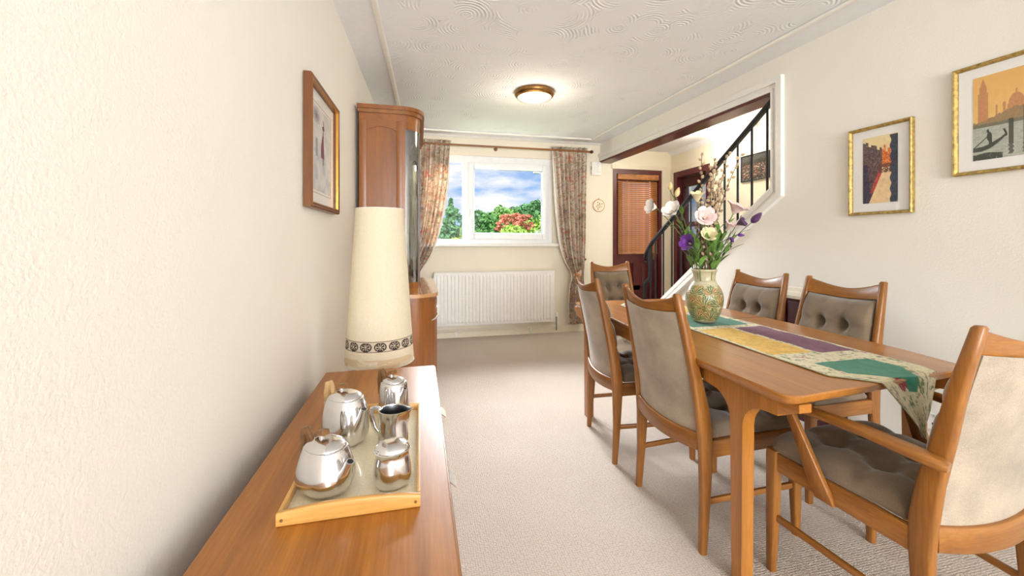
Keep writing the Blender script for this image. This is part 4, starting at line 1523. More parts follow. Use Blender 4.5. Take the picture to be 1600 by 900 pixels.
# ------------------------------------------------------------------ display cabinet (lower cupboard and glazed top) by the left wall
CY0, CY1 = 2.80, 4.10
cab = thing('display_cabinet', 'tall teak display cabinet with curved glass corner against the left wall', 'cabinet', (-0.2, 3.45, 0))
def cab_outline(x0, x1, y0, y1, r, n=8):
    """plan with the two front corners rounded"""
    pts = [(x0, y0), (x1 - r, y0)]
    pts += [(x1 - r + r * math.sin(PI / 2 * k / n), y0 + r - r * math.cos(PI / 2 * k / n)) for k in range(1, n + 1)]
    pts += [(x1 - r + r * math.cos(PI / 2 * k / n), y1 - r + r * math.sin(PI / 2 * k / n)) for k in range(0, n + 1)]
    pts += [(x0, y1)]
    return [(a + 0.2, b - 3.45) for a, b in pts]
plain('worktop_gloss', (196, 146, 100), 0.10, coat=1.0, nz=10, var=0.08)
MB().prism(cab_outline(-0.40, 0.135, CY0 - 0.01, CY1 + 0.01, 0.17), lambda a, b, d: (a, b, d), 0.765, 0.79).build('worktop', 'worktop_gloss', cab, smooth=30)
MB().prism(cab_outline(-0.395, 0.115, CY0 + 0.01, CY1 - 0.01, 0.16), lambda a, b, d: (a, b, d), 0.07, 0.765).build('lower_carcass', 'cabinet_teak_z', cab, smooth=30)
MB().prism(cab_outline(-0.38, 0.085, CY0 + 0.03, CY1 - 0.03, 0.14), lambda a, b, d: (a, b, d), 0.0, 0.07).build('plinth', 'teak_y', cab, smooth=30)
# raised end panel and curved end door of the cupboard
MB().rbox(-0.16, 0.15, CY0 + 0.004 - 3.45, CY0 + 0.012 - 3.45, 0.12, 0.72, 0.003, 'z').build('end_panel', 'cabinet_teak_z', cab)
for k, (ya, yb) in enumerate(((CY0 + 0.18, 3.25), (3.26, 3.64), (3.65, CY1 - 0.18))):
    dr = MB().rbox(0.312, 0.326, ya - 3.45, yb - 3.45, 0.10, 0.745, 0.004, 'z').build('cupboard_door', 'cabinet_teak_z', cab)
    m = MB()
    yc = (ya + 0.035 if k != 0 else yb - 0.035) - 3.45
    m.prism([(a * 1.4, b * 1.6) for a, b in leaf_poly], lambda a, b, d: (0.334 + d, yc + a, 0.60 + b), -0.003, 0.003)
    m.box(0.324, 0.334, yc - 0.004, yc + 0.004, 0.62, 0.63)
    m.build('handle', 'silver_handle', dr)
# leaf-shaped pull on the rounded corner door
cdoor = MB().loft([[(0.2 + 0.115 - 0.16 + (0.16 + rr_) * math.sin(a), CY0 + 0.01 + 0.16 - (0.16 + rr_) * math.cos(a) - 3.45, z) for a in [PI / 2 * k / 8 for k in range(0, 9)]] for rr_, z in ((0.006, 0.11), (0.006, 0.74))], caps=False, closed=False).build('corner_door', 'cabinet_teak_z', cab, smooth=40)
a_ = math.radians(62)
hc = Vector((0.2 + 0.115 - 0.16 + 0.172 * math.sin(a_), CY0 + 0.17 - 0.172 * math.cos(a_) - 3.45, 0.625))
hdir = Vector((math.sin(a_), -math.cos(a_), 0)); hs = Vector((math.cos(a_), math.sin(a_), 0))
MB().tube([hc + hs * -0.045 + Vector((0, 0, -0.022)), hc + hs * -0.02 + hdir * 0.016 + Vector((0, 0, -0.012)), hc + hs * 0.01 + hdir * 0.018 + Vector((0, 0, 0.004)), hc + hs * 0.045 + Vector((0, 0, 0.026))], [0.003, 0.007, 0.007, 0.002], 8).build('handle', 'silver_handle', cdoor, smooth=60)
# glazed upper part
UY0, UY1, UZ0, UZ1 = 2.905, 4.03, 0.79, 2.06
MB().prism(cab_outline(-0.40, 0.000, UY0, UY1, 0.12), lambda a, b, d: (a, b, d), 0.79, 0.815).build('upper_floor', 'teak_y', cab, smooth=30)
MB().prism(cab_outline(-0.40, 0.005, UY0, UY1, 0.12), lambda a, b, d: (a, b, d), 1.985, 2.03).build('upper_head', 'cabinet_teak_y', cab, smooth=30)
MB().prism(cab_outline(-0.405, 0.022, UY0 - 0.016, UY1 + 0.016, 0.135), lambda a, b, d: (a, b, d), 2.03, 2.055).build('cornice_lower', 'teak_y', cab, smooth=30)
MB().prism(cab_outline(-0.41, 0.036, UY0 - 0.028, UY1 + 0.028, 0.15), lambda a, b, d: (a, b, d), 2.055, 2.082).build('cornice', 'cabinet_teak_y', cab, smooth=30)
MB().box(-0.195, -0.185, UY0 + 0.02 - 3.45, UY1 - 0.02 - 3.45, 0.815, 1.985).build('back_board', 'cabinet_teak_z', cab, smooth=0)
for yy, s in ((UY0, 1), (UY1, -1)):
    y0_, y1_ = sorted((yy - 3.45, yy - 3.45 + s * 0.018))
    MB().box(-0.197, 0.085, y0_ + 0.004 * (s > 0), y1_ - 0.004 * (s < 0), 0.815, 1.985).build('side_panel', 'cabinet_teak_z', cab, smooth=0)
    yo, yi = sorted((yy - 3.45 - s * 0.004, yy - 3.45 + s * 0.006))
    MB().rbox(-0.199, -0.150, yo, yi, 0.815, 1.985, 0.002).build('stile', 'cabinet_teak_z', cab)
    MB().rbox(0.045, 0.092, yo, yi, 0.815, 1.985, 0.002).build('stile', 'cabinet_teak_z', cab)
    # arched top rail of the panelled side
    pts = [(-0.150, 1.985), (-0.150, 1.915)] + [(-0.150 + 0.195 * k / 10, 1.915 + 0.025 * math.sin(PI * k / 10)) for k in range(1, 10)] + [(0.045, 1.915), (0.045, 1.985)]
    MB().prism(pts, lambda a, b, d: (a, d, b), yo, yi).build('arched_rail', 'cabinet_teak_x', cab, smooth=20)
def curved(r0, a0, a1, z0, z1, n=10, y_near=True):
    cx, r = 0.2 - 0.12 + 0.000, 0.12
    cy = (UY0 + 0.12 - 3.45) if y_near else (UY1 - 0.12 - 3.45)
    sg = -1 if y_near else 1
    secs = []
    for k in range(n + 1):
        a = a0 + (a1 - a0) * k / n
        secs.append([(cx + (r + d) * math.sin(a), cy + sg * (r + d) * math.cos(a), z) for d, z in ((-0.003 + r0, z0), (0.003 + r0, z0), (0.003 + r0, z1), (-0.003 + r0, z1))])
    return MB().loft(secs)
for near in (True, False):
    g = curved(0.0, math.radians(10), math.radians(82), 0.86, 1.93, y_near=near).build('curved_glass', 'cabinet_glass', cab, smooth=60)
    for z0_, z1_ in ((0.815, 0.86), (1.93, 1.985)):
        curved(0.0, 0.0, PI / 2, z0_, z1_, y_near=near).build('curved_rail', 'cabinet_teak_z', cab, smooth=60)
    curved(0.001, math.radians(80), math.radians(91), 0.86, 1.93, 3, near).build('corner_post', 'mahogany_dark', cab, smooth=60)
    curved(0.001, 0, math.radians(12), 0.86, 1.93, 3, near).build('corner_post', 'cabinet_teak_z', cab, smooth=60)
for k in range(2):
    ya, yb = (UY0 + 0.12 - 3.45, 0.0) if k == 0 else (0.005, UY1 - 0.12 - 3.45)
    m = MB()
    for q in ((ya, ya + 0.035, 0.82, 1.98), (yb - 0.035, yb, 0.82, 1.98), (ya, yb, 0.82, 0.86), (ya, yb, 1.93, 1.98)):
        m.box(0.190, 0.206, q[0], q[1], q[2], q[3])
    d = m.build('glazed_door', 'cabinet_teak_z', cab, smooth=0)
    MB().box(0.196, 0.200, ya + 0.03, yb - 0.03, 0.855, 1.935).build('pane', 'cabinet_glass', d, smooth=0)
for z in (1.2, 1.58):
    MB().prism(cab_outline(-0.38, -0.02, UY0 + 0.025, UY1 - 0.025, 0.11), lambda a, b, d: (a, b, d), z, z + 0.008).build('glass_shelf', 'cabinet_glass', cab, smooth=0)

# ------------------------------------------------------------------ framed pictures
def picture(name, label, w, h, fw, fd, mount, matF, colfn, loc, rot, nu=160, nv=200, lip=None, matte='mount_board', inner=None):
    """local: x across, z up, -y towards the viewer; origin at the back of the frame's centre"""
    t = thing(name, label, 'picture', loc, rot=rot, group=None)
    m = MB()
    for a, b, up in ((-1, 0, 'v'), (1, 0, 'v'), (0, -1, 'h'), (0, 1, 'h')):
        pass
    ow, oh = w / 2, h / 2
    prof = [(0, 0), (0, -fd * 0.8), (fw * 0.25, -fd), (fw * 0.6, -fd * 0.92), (fw, -fd * 0.55), (fw, 0)]
    corners = [(-ow, -oh), (ow, -oh), (ow, oh), (-ow, oh)]
    secs = []
    for (cx, cz) in corners + [corners[0]]:
        sx_, sz_ = -math.copysign(1, cx), -math.copysign(1, cz)
        secs.append([(cx + sx_ * a, d, cz + sz_ * a) for a, d in prof])
    m.loft(secs, caps=False)
    m.build('frame', matF, t, smooth=20)
    if lip:
        l = MB()
        secs = []
        for (cx, cz) in corners + [corners[0]]:
            sx_, sz_ = -math.copysign(1, cx), -math.copysign(1, cz)
            secs.append([(cx + sx_ * (fw * 0.72 + a), -fd * 0.86 + d, cz + sz_ * (fw * 0.72 + a)) for a, d in ((0, 0.01), (0, -0.002), (0.006, -0.001), (0.007, 0.01))])
        l.loft(secs, caps=False)
        l.build('gilt_slip', lip, t, smooth=20)
    MB().box(-ow + fw * 0.6, ow - fw * 0.6, -0.006, -0.001, -oh + fw * 0.6, oh - fw * 0.6).build('mount', matte, t, smooth=0)
    ml, mr, mb_, mt = mount
    x0, x1, z0, z1 = -ow + ml, ow - mr, -oh + mb_, oh - mt
    if inner:
        q = MB()
        e = 0.012
        for bx in ((x0 - e, x1 + e, z1 + e - 0.002, z1 + e), (x0 - e, x1 + e, z0 - e, z0 - e + 0.002), (x0 - e, x0 - e + 0.002, z0 - e, z1 + e), (x1 + e - 0.002, x1 + e, z0 - e, z1 + e)):
            q.box(bx[0], bx[1], -0.0072, -0.0055, bx[2], bx[3])
        q.build('mount_line', inner, t, smooth=0)
    colgrid('print', nu, nv, lambda U, V: (x0 + (x1 - x0) * U, 0 * U - 0.0075, z0 + (z1 - z0) * V), colfn, 'art_print', t, smooth=0)
    MB().box(-ow + fw * 0.7, ow - fw * 0.7, -0.0125, -0.0105, -oh + fw * 0.7, oh - fw * 0.7).build('glass', 'picture_glass', t, smooth=0)
    return t

def canal_small(U, V, C):
    n = fbm(U * 16, V * 24)
    n2 = fbm(U * 45, V * 60)
    C[:] = np.array([238, 214, 158]) + ((n - 0.5) * 30)[..., None]
    paint(C, np.clip((V - 0.7) * 2, 0, 1), (236, 222, 176))
    # far warm houses
    far = (U > 0.50) & (U < 0.82) & (V > 0.52) & (V < 0.80 + 0.05 * (np.floor(U * 18) % 3 - 1))
    C[far] = (np.array([214, 122, 66]) + ((n2 - 0.5) * 130)[..., None])[far]
    # water
    wat = (V < 0.50)
    C[wat] = (np.array([236, 206, 160]) + ((n - 0.5) * 34)[..., None])[wat]
    # left bank of houses receding
    lb_ = U < np.where(V > 0.45, 0.56 - 0.10 * (V > 0.80) * np.clip((V - 0.8) * 8, 0, 3), 0.18 + V * 0.85)
    lb_ &= (V < 0.94 - 0.25 * U + 0.03 * np.sin(np.floor(U * 12) * 2.2))
    C[lb_] = (np.array([104, 84, 84]) + ((n2 - 0.5) * 100)[..., None] + ((n - 0.5) * 40)[..., None])[lb_]
    dk = lb_ & (U < 0.26 - 0.2 * V) & (V < 0.6)
    C[dk] = (np.array([70, 62, 78]) + ((n2 - 0.5) * 60)[..., None])[dk]
    gl = lb_ & (V < 0.50) & (V > 0.16) & (U > 0.10 + V * 0.75) 
    C[gl] = (np.array([190, 78, 74]) + ((n2 - 0.5) * 90)[..., None])[gl]
    bridge = (V > 0.44) & (V < 0.58) & (U > 0.45) & (U < 0.85) & (n2 > 0.42)
    C[bridge] = (112, 78, 66)
    # right bank, dark
    rb_ = (U > 0.80 - 0.02 * np.sin(V * 40)) & (V < 0.99)
    C[rb_] = (np.array([66, 70, 86]) + ((n2 - 0.5) * 60)[..., None])[rb_]
    return C

def lagoon_big(U, V, C):
    n = fbm(U * 18, V * 14)
    n2 = fbm(U * 60, V * 60)
    C[:] = np.array([232, 190, 120]) + ((n - 0.5) * 16)[..., None]
    paint(C, np.clip((V - 0.55) * 1.4, 0, 1), (228, 176, 98))
    sky_line = 0.455 + 0.11 * np.clip((U - 0.12) / 0.45, 0, 1) + 0.012 * np.sin(U * 90) * np.sin(U * 37)
    land = (V < sky_line) & (V > 0.385)
    dome = ((np.hypot((U - 0.60) / 0.105, (V - 0.60) / 0.12) < 1) & (V > 0.5)) | ((np.abs(U - 0.60) < 0.012) & (V < 0.77) & (V > 0.6)) | ((np.abs(U - 0.60) < 0.115) & (V > 0.45) & (V < 0.61))
    small = (np.hypot((U - 0.44) / 0.022, (V - 0.615) / 0.03) < 1) | ((np.abs(U - 0.44) < 0.02) & (V > 0.5) & (V < 0.615)) | ((np.abs(U - 0.335) < 0.012) & (V > 0.48) & (V < 0.63))
    dome2 = ((np.hypot((U - 0.80) / 0.07, (V - 0.58) / 0.09) < 1) & (V > 0.5)) | ((np.abs(U - 0.80) < 0.07) & (V > 0.45) & (V < 0.59))
    tower = ((np.abs(U - 0.145) < 0.072) & (V > 0.42) & (V < 0.80)) | ((np.abs(U - 0.145) < 0.052) & (V >= 0.80) & (V < 0.87)) | ((V >= 0.87) & (V < 0.975) & (np.abs(U - 0.145) < 0.045 * (0.975 - V) / 0.105))
    for mk, cc in ((dome | small | dome2 | tower, (196, 142, 96)),):
        C[mk] = (np.array(cc) + ((n2 - 0.5) * 24)[..., None])[mk]
    C[land] = (np.array([158, 132, 96]) + ((n2 - 0.5) * 30)[..., None])[land]
    lo = land & (V < 0.43)
    C[lo] = (np.array([124, 120, 100]) + ((n2 - 0.5) * 24)[..., None])[lo]
    wat = V <= 0.385
    C[wat] = (np.array([176, 180, 166]) + ((n2 - 0.5) * 26)[..., None] + ((fbm(U * 12, V * 90) - 0.5) * 40)[..., None])[wat]
    hull_y = 0.10 + 0.16 * np.clip((U - 0.05) / 0.42, 0, 1.2) ** 2.2
    hull = (U < 0.46) & (V > hull_y) & (V < hull_y + 0.055 - 0.03 * np.clip((U - 0.3) * 6, 0, 1))
    prow = (np.abs(U - 0.445 - 0.02 * np.sin(V * 30)) < 0.016) & (V > 0.24) & (V < 0.335)
    man = (np.hypot((U - 0.235) / 0.036, (V - 0.27) / 0.055) < 1) | (np.hypot((U - 0.215) / 0.02, (V - 0.335) / 0.022) < 1) | ((np.abs(U - 0.25) < 0.022) & (V > 0.15) & (V < 0.27))
    oar = (np.abs((V - 0.16) - (U - 0.03) * 0.62) < 0.008) & (U < 0.22)
    refl = (V < 0.085 - 0.10 * np.abs(U - 0.2)) & (U < 0.42) & (n2 > 0.25)
    C[hull | prow | man | oar | refl] = (70, 74, 66)
    for uc, wd, top in ((0.53, 0.034, 0.44), (0.70, 0.014, 0.56), (0.79, 0.014, 0.60)):
        pole = (np.abs(U - uc) < wd) & (V < top) & (V > (0.15 if uc < 0.6 else 0.03))
        C[pole] = (86, 88, 78)
        rf = (np.abs(U - uc - 0.01 * np.sin(V * 130)) < wd * 0.9) & (V <= 0.15) & (V > 0.03)
        C[rf] = (98, 100, 90)
    return C

def watercolour(U, V, C):
    n = fbm(U * 6, V * 9)
    n2 = fbm(U * 18, V * 26)
    C[:] = np.array([222, 222, 218]) + ((n - 0.5) * 34)[..., None]
    paint(C, np.clip(fbm(U * 5 + 9, V * 6) * 1.8 - 0.85, 0, 1) * (V < 0.5), (150, 170, 196))
    paint(C, np.clip(1.1 - np.hypot((U - 0.2) / 0.22, (V - 0.88) / 0.10), 0, 1) * (n2 > 0.35), (128, 130, 140))
    fig = (np.abs(U - 0.56 - 0.03 * np.sin(V * 9)) < 0.085 * np.clip((0.80 - V) * 4, 0.25, 1) ) & (V > 0.42) & (V < 0.78)
    C[fig] = (np.array([120, 74, 92]) + ((n2 - 0.5) * 60)[..., None])[fig]
    C[(np.hypot((U - 0.57) / 0.05, (V - 0.80) / 0.028) < 1)] = (92, 64, 60)
    C[(np.abs(U - 0.575) < 0.03) & (V > 0.34) & (V <= 0.42)] = (150, 116, 106)
    C[(np.abs(U - 0.62 + (V - 0.8) * 0.5) < 0.018) & (V > 0.78) & (V < 0.90)] = (150, 92, 86)
    fig2 = (np.abs(U - 0.22) < 0.05) & (V > 0.40) & (V < 0.62)
    paint(C, fig2 * 0.6, (126, 128, 158))
    return C

def dark_group(U, V, C):
    n = fbm(U * 14, V * 10)
    n2 = fbm(U * 30 + 3, V * 24)
    C[:] = np.array([62, 58, 52]) + ((n - 0.5) * 50)[..., None]
    mk = (n2 > 0.60) & (V < 0.65) & (V > 0.12)
    C[mk] = (150, 104, 84)
    mk = (fbm(U * 26 + 13, V * 22 + 5) > 0.68) & (V < 0.6)
    C[mk] = (186, 170, 148)
    paint(C, np.clip((V - 0.6) * 2.0, 0, 0.7), (78, 84, 84))
    return C

def rwloc(s, z, off):
    return RW(s, z, off)
tl_ = math.radians(1.2)
# right wall faces -x: local -y points into the room
small = picture('framed_print', 'smaller gilt-framed print of a canal between dark houses on the right wall', 0.300, 0.482, 0.016, 0.026, (0.068, 0.068, 0.062, 0.060), 'gold_leaf', canal_small, rwloc(1.674, 1.537, 0.003), (0, 0, RW_A - PI / 2))
big = picture('framed_print', 'larger gilt-framed print of a gondola and domes at the right edge', 0.352, 0.490, 0.016, 0.026, (0.065, 0.065, 0.060, 0.060), 'gold_leaf', lagoon_big, rwloc(1.196, 1.695, 0.003), (0, 0, RW_A - PI / 2), nu=200)
left = picture('framed_watercolour', 'wooden-framed pale watercolour of a standing figure on the left wall', 0.505, 0.545, 0.024, 0.034, (0.095, 0.095, 0.085, 0.085), 'walnut_z', watercolour, LW(2.012, 1.562, 0.004), (0, 0, PI / 2 + LW_A), lip='brass', inner='horn_pale')
hallp = picture('hall_picture', 'dark crowded picture on the stair wall seen through the iron bars', 0.36, 0.27, 0.012, 0.016, (0.014, 0.014, 0.014, 0.014), 'black_iron', dark_group, (HX - 0.003, 3.435, 1.905), (0, 0, -PI / 2), nu=100, nv=80)

# ------------------------------------------------------------------ curtains and pole
pole = thing('curtain_pole', 'wooden curtain pole with ball end above the window', 'curtain pole', (1.05, YB, 2.285))
MB().tube([(-1.06, -0.085, 0), (1.06, -0.085, 0)], 0.0115, 14).build('rod', 'teak_x', pole, smooth=60)
MB().sphere((1.085, -0.085, 0), 0.022, n=14, m=10).build('finial', 'mahogany_red', pole, smooth=80)
MB().sphere((-1.08, -0.085, 0), 0.022, n=14, m=10).build('finial', 'mahogany_red', pole, smooth=80)
for x in (-0.14, 1.00, -1.0):
    m = MB()
    m.tube([(x, 0, -0.012), (x, -0.05, -0.012), (x, -0.085, -0.013)], 0.008, 10)
    m.tube([(x, -0.001, -0.012), (x, -0.010, -0.012)], 0.024, 14)
    m.build('bracket', 'teak_y', pole, smooth=60)

def curtain(label, stops, loc, nfold, seed, inner_left, tie):
    """stops: (z, x_left, x_right, fold depth); folds run the whole height"""
    t = thing('curtain', label, 'curtain', loc)
    zs = [s[0] for s in stops]
    def at(z):
        zz = zs[::-1]
        sm = lambda k: float(np.interp(z, zz, [s[k] for s in stops][::-1]))
        return sm(1), sm(2), sm(3)
    def sm3(z):
        a = [at(z + d) for d in (-0.06, -0.03, 0, 0.03, 0.06)]
        return [sum(q[k] for q in a) / 5 for k in range(3)]
    top, bot = zs[0], zs[-1]
    NU, NV = nfold * 12, 90
    ph = [random.uniform(-0.5, 0.5) for _ in range(nfold + 2)]
    def pos(u, v, back=0.0):
        z = top + (bot - top) * v
        xl, xr, d = sm3(z)
        uu = u + 0.015 * math.sin(u * 11 + seed) * min(1, v * 3)
        x = xl + (xr - xl) * uu
        w = u * nfold * 2 * PI
        f = math.sin(w + ph[int(u * nfold)] * 0.0 + 0.5 * math.sin(v * 2.3 + u * 5 + seed))
        f2 = math.sin(w * 2.3 + seed) * 0.25
        y = -d * (0.5 + 0.5 * f + f2 * 0.4)
        # gathered heading
        if z > top - 0.10:
            k = (z - (top - 0.10)) / 0.10
            y = y * (1 - 0.55 * min(1, k * 2)) - 0.012 * math.sin(w * 3) * min(1, k * 2)
            if 0.0 < k < 0.35:
                y *= 0.8
        return (x - loc[0], y + back, z - loc[2])
    m = MB()
    m.grid(lambda u, v: pos(u, v), NU, NV)
    c = m.build('drape', 'floral_cotton', t, smooth=80)
    mo = c.modifiers.new('thickness', 'SOLIDIFY')
    mo.thickness = 0.003
    # pale lining turned at the leading edge
    l = MB()
    def lin(u, v):
        p = pos(0.0 if inner_left else 1.0, v)
        sg = -1 if inner_left else 1
        z = top + (bot - top) * v
        wd = 0.030 * max(0.15, math.sin(min(1, v * 1.35) * PI)) if z > tie[0] else 0.006
        return (p[0] + sg * wd * u, p[1] + 0.012 * u + 0.006, p[2])
    l.grid(lin, 3, 70)
    lo = l.build('lining', 'lining_white', t, smooth=80)
    mo = lo.modifiers.new('thickness', 'SOLIDIFY')
    mo.thickness = 0.002
    # tie-back band sweeping up to the wall hook
    zt, pts = tie
    b = MB().sweep([Vector(p) - Vector(loc) for p in pts], rr(0.004, 0.028, 0.003), scale=[0.55, 1, 1.1, 1.0, 0.8, 0.5][:len(pts)])
    b.build('tie_back', 'floral_cotton', t, smooth=60)
    return t
curtain('floral curtain tied back on the right of the window', [(2.335, 1.60, 2.085, 0.06), (2.24, 1.615, 2.07, 0.07), (1.53, 1.665, 2.055, 0.085), (1.1, 1.71, 2.045, 0.085), (0.88, 1.78, 2.035, 0.07), (0.72, 1.885, 2.025, 0.045), (0.60, 1.835, 2.03, 0.06), (0.40, 1.815, 2.035, 0.075), (0.115, 1.820, 2.035, 0.08)],
        (1.85, YB - 0.055, 0.115), 8, 0.6, True,
        (0.72, [(2.065, YB - 0.015, 0.905), (2.03, YB - 0.06, 0.83), (1.965, YB - 0.115, 0.745), (1.90, YB - 0.115, 0.71), (1.872, YB - 0.07, 0.715), (1.90, YB - 0.035, 0.73)]))
curtain('floral curtain drawn to the left of the window beside the cabinet', [(2.340, 0.00, 0.365, 0.06), (2.24, 0.00, 0.345, 0.07), (1.85, -0.01, 0.315, 0.085), (1.50, -0.04, 0.262, 0.085), (1.2, -0.08, 0.195, 0.085), (0.98, -0.13, 0.125, 0.07), (0.78, -0.19, -0.01, 0.05), (0.66, -0.21, -0.03, 0.055), (0.40, -0.23, 0.0, 0.075), (0.115, -0.23, 0.0, 0.08)],
        (0.1, YB - 0.055, 0.115), 6, 2.1, False,
        (0.72, [(-0.255, YB - 0.015, 0.88), (-0.22, YB - 0.06, 0.80), (-0.14, YB - 0.115, 0.74), (-0.05, YB - 0.115, 0.72), (-0.005, YB - 0.07, 0.725), (-0.03, YB - 0.035, 0.74)]))
hk = thing('curtain_hook', 'small dark tie-back hook on the wall right of the floral curtain', 'hook', (2.07, YB, 0.905))
MB().tube([(0, 0, 0), (0, -0.035, 0), (0, -0.045, 0.012)], 0.005, 8).build('hook', 'horn_wood', hk, smooth=60)
MB().sphere((0, -0.046, 0.016), 0.012, n=10, m=8).build('knob', 'horn_wood', hk, smooth=80)

# ------------------------------------------------------------------ radiator
RX0, RX1, RZ0, RZ1 = 0.165, 1.640, 0.155, 0.782
rad = thing('radiator', 'long white panel radiator below the window', 'radiator', ((RX0 + RX1) / 2, YB, RZ0))
rh, rw_ = RZ1 - RZ0, (RX1 - RX0) / 2
m = MB()
NF = 34
prof = []
for k in range(NF):
    a = -rw_ + 0.03 + k * (2 * rw_ - 0.06) / NF
    w = (2 * rw_ - 0.06) / NF
    prof += [(a, 0.0), (a + w * 0.14, -0.009), (a + w * 0.62, -0.009), (a + w * 0.76, 0.0)]
prof.append((rw_ - 0.03, 0.0))
secs = []
for z, k in ((0.028, 0.0), (0.05, 1.0), (rh - 0.05, 1.0), (rh - 0.028, 0.0)):
    secs.append([(x, -0.105 + y * k, z) for x, y in prof])
m.loft(secs, caps=False, closed=False)
m.build('fluted_face', 'radiator_white', rad, smooth=20)
m = MB()
m.rbox(-rw_, rw_, -0.104, -0.085, 0.0, rh, 0.008, 'x')
m.build('front_panel', 'radiator_white', rad)
MB().rbox(-rw_ + 0.01, rw_ - 0.01, -0.050, -0.032, 0.01, rh - 0.01, 0.008, 'x').build('rear_panel', 'radiator_white', rad)
MB().rbox(-rw_ - 0.002, rw_ + 0.002, -0.106, -0.030, rh - 0.004, rh + 0.004, 0.003, 'x').build('top_grille', 'radiator_white', rad)
MB().rbox(rw_ - 0.003, rw_ + 0.003, -0.106, -0.030, 0.0, rh, 0.002, 'z').build('side_cover', 'radiator_white', rad)
MB().rbox(-rw_ - 0.003, -rw_ + 0.003, -0.106, -0.030, 0.0, rh, 0.002, 'z').build('side_cover', 'radiator_white', rad)
for sx_ in (-0.45, 0.45):
    MB().box(sx_ - 0.02, sx_ + 0.02, -0.035, -0.001, 0.1, rh - 0.08).build('wall_bracket', 'radiator_white', rad, smooth=0)
vl = MB()
vl.tube([(rw_ - 0.004, -0.068, 0.05), (rw_ + 0.035, -0.068, 0.05)], 0.008, 10).tube([(rw_ + 0.03, -0.068, -0.115), (rw_ + 0.03, -0.068, 0.06)], 0.0075, 10)
v_ = vl.build('valve', 'steel_grey', rad, smooth=60)
MB().lathe([(0.012, 0.0), (0.017, 0.004), (0.017, 0.05), (0.010, 0.056)], 14, (rw_ + 0.03, -0.068, 0.055)).build('valve_cap', 'plastic_white', v_, smooth=50)
# pipe run along the skirting with two clips and stubs
pr = MB().tube([(-rw_ + 0.02, -0.030, -0.085), (rw_ + 0.03, -0.030, -0.085)], 0.0075, 10).tube([(rw_ + 0.03, -0.068, -0.115), (rw_ + 0.03, -0.030, -0.085)], 0.0075, 10)
pr.build('pipe', 'cream_paint', rad, smooth=60)
for x in (0.421, 1.348):
    x -= (RX0 + RX1) / 2
    c = MB().tube([(x, -0.030, -0.100), (x, -0.042, -0.100)], 0.012, 10).rbox(x - 0.006, x + 0.006, -0.048, -0.030, -0.142, -0.095, 0.003)
    c.tube([(x, -0.040, -0.085), (x + 0.075, -0.034, -0.078)], 0.0055, 8)
    c.build('pipe_valve', 'plastic_white', rad, smooth=50)

# ------------------------------------------------------------------ small things on the walls
th = thing('room_thermostat', 'white heating control box with two dials on the wall by the curtain', 'thermostat', (2.225, YB - 0.001, 2.088))
MB().rbox(-0.066, 0.066, -0.036, 0.0, -0.088, 0.088, 0.006).build('case', 'plastic_white', th)
MB().rbox(-0.004, 0.060, -0.039, -0.034, -0.030, 0.080, 0.003).build('dial_panel', 'white_upvc', th)
for z in (0.052, 0.000):
    d = MB().tube([(0.028, -0.037, z), (0.028, -0.046, z)], 0.020, 20).build('dial', 'plastic_white', th, smooth=40)
    MB().tube([(0.028 + 0.0205 * math.cos(k * PI / 12), -0.0405, z + 0.0205 * math.sin(k * PI / 12)) for k in range(25)], 0.0016, 6).build('dial_ring', 'steel_grey', d, smooth=60)
MB().box(-0.0665, -0.064, -0.03, -0.008, -0.02, 0.03).build('side_slot', 'brass_dark', th, smooth=0)
for k in range(4):
    MB().rbox(0.002 + k * 0.014, 0.010 + k * 0.014, -0.0385, -0.035, -0.048, -0.042, 0.001).build('button', 'steel_grey', th)

pq = thing('wall_plaque', 'round cream plaque with gold rim and flower sprig on the wall', 'plaque', (2.268, YB - 0.001, 1.612))
MB().lathe([(0.072, 0.0), (0.078, 0.003), (0.078, 0.010), (0.072, 0.012)], 40).build('disc', 'mount_cream' if 'mount_cream' in MATS else 'cream_paint', pq, rot=(PI / 2, 0, 0))
MB().tube([(0.078 * math.cos(2 * PI * k / 40), -0.010, 0.078 * math.sin(2 * PI * k / 40)) for k in range(41)], 0.0038, 8).build('rim', 'brass', pq, smooth=80)
MB().tube([(0.008 * math.cos(2 * PI * k / 12), -0.006, 0.088 + 0.008 * math.sin(2 * PI * k / 12)) for k in range(13)], 0.002, 6).build('hanging_ring', 'brass', pq, smooth=80)
for k in range(9):
    a = k * 2.4
    r = 0.008 + 0.0048 * k
    m = MB()
    leafmesh(m, Vector((r * math.cos(a) * 0.9, -0.0125, r * math.sin(a) * 1.0)), Vector((math.cos(a + 0.8), 0, math.sin(a + 0.8))), 0.024, 0.007, Vector((0, -1, 0)))
    m.build('sprig_leaf', 'brass_dark', pq, smooth=80)
MB().tube([(-0.02, -0.0128, -0.05), (-0.005, -0.0132, -0.01), (0.012, -0.0128, 0.045)], 0.0014, 6).build('sprig_stem', 'brass_dark', pq, smooth=80)

so_ = thing('wall_socket', 'white double power socket low on the right wall behind the armchair', 'socket', RW(1.475, 0.275, 0.001), RW_A - PI / 2)
MB().rbox(-0.073, 0.073, -0.010, 0.0, -0.043, 0.043, 0.003).build('plate', 'plastic_white', so_)
for q in (-0.036, 0.036):
    for a, b in ((0, 0.012), (-0.011, -0.010), (0.011, -0.010)):
        MB().box(q + a - 0.003, q + a + 0.003, -0.0104, -0.008, b - 0.005, b + 0.005).build('pin_hole', 'dark_hole', so_, smooth=0)
    MB().rbox(q - 0.006, q + 0.006, -0.0135, -0.009, 0.022, 0.036, 0.002).build('switch', 'plastic_white', so_)

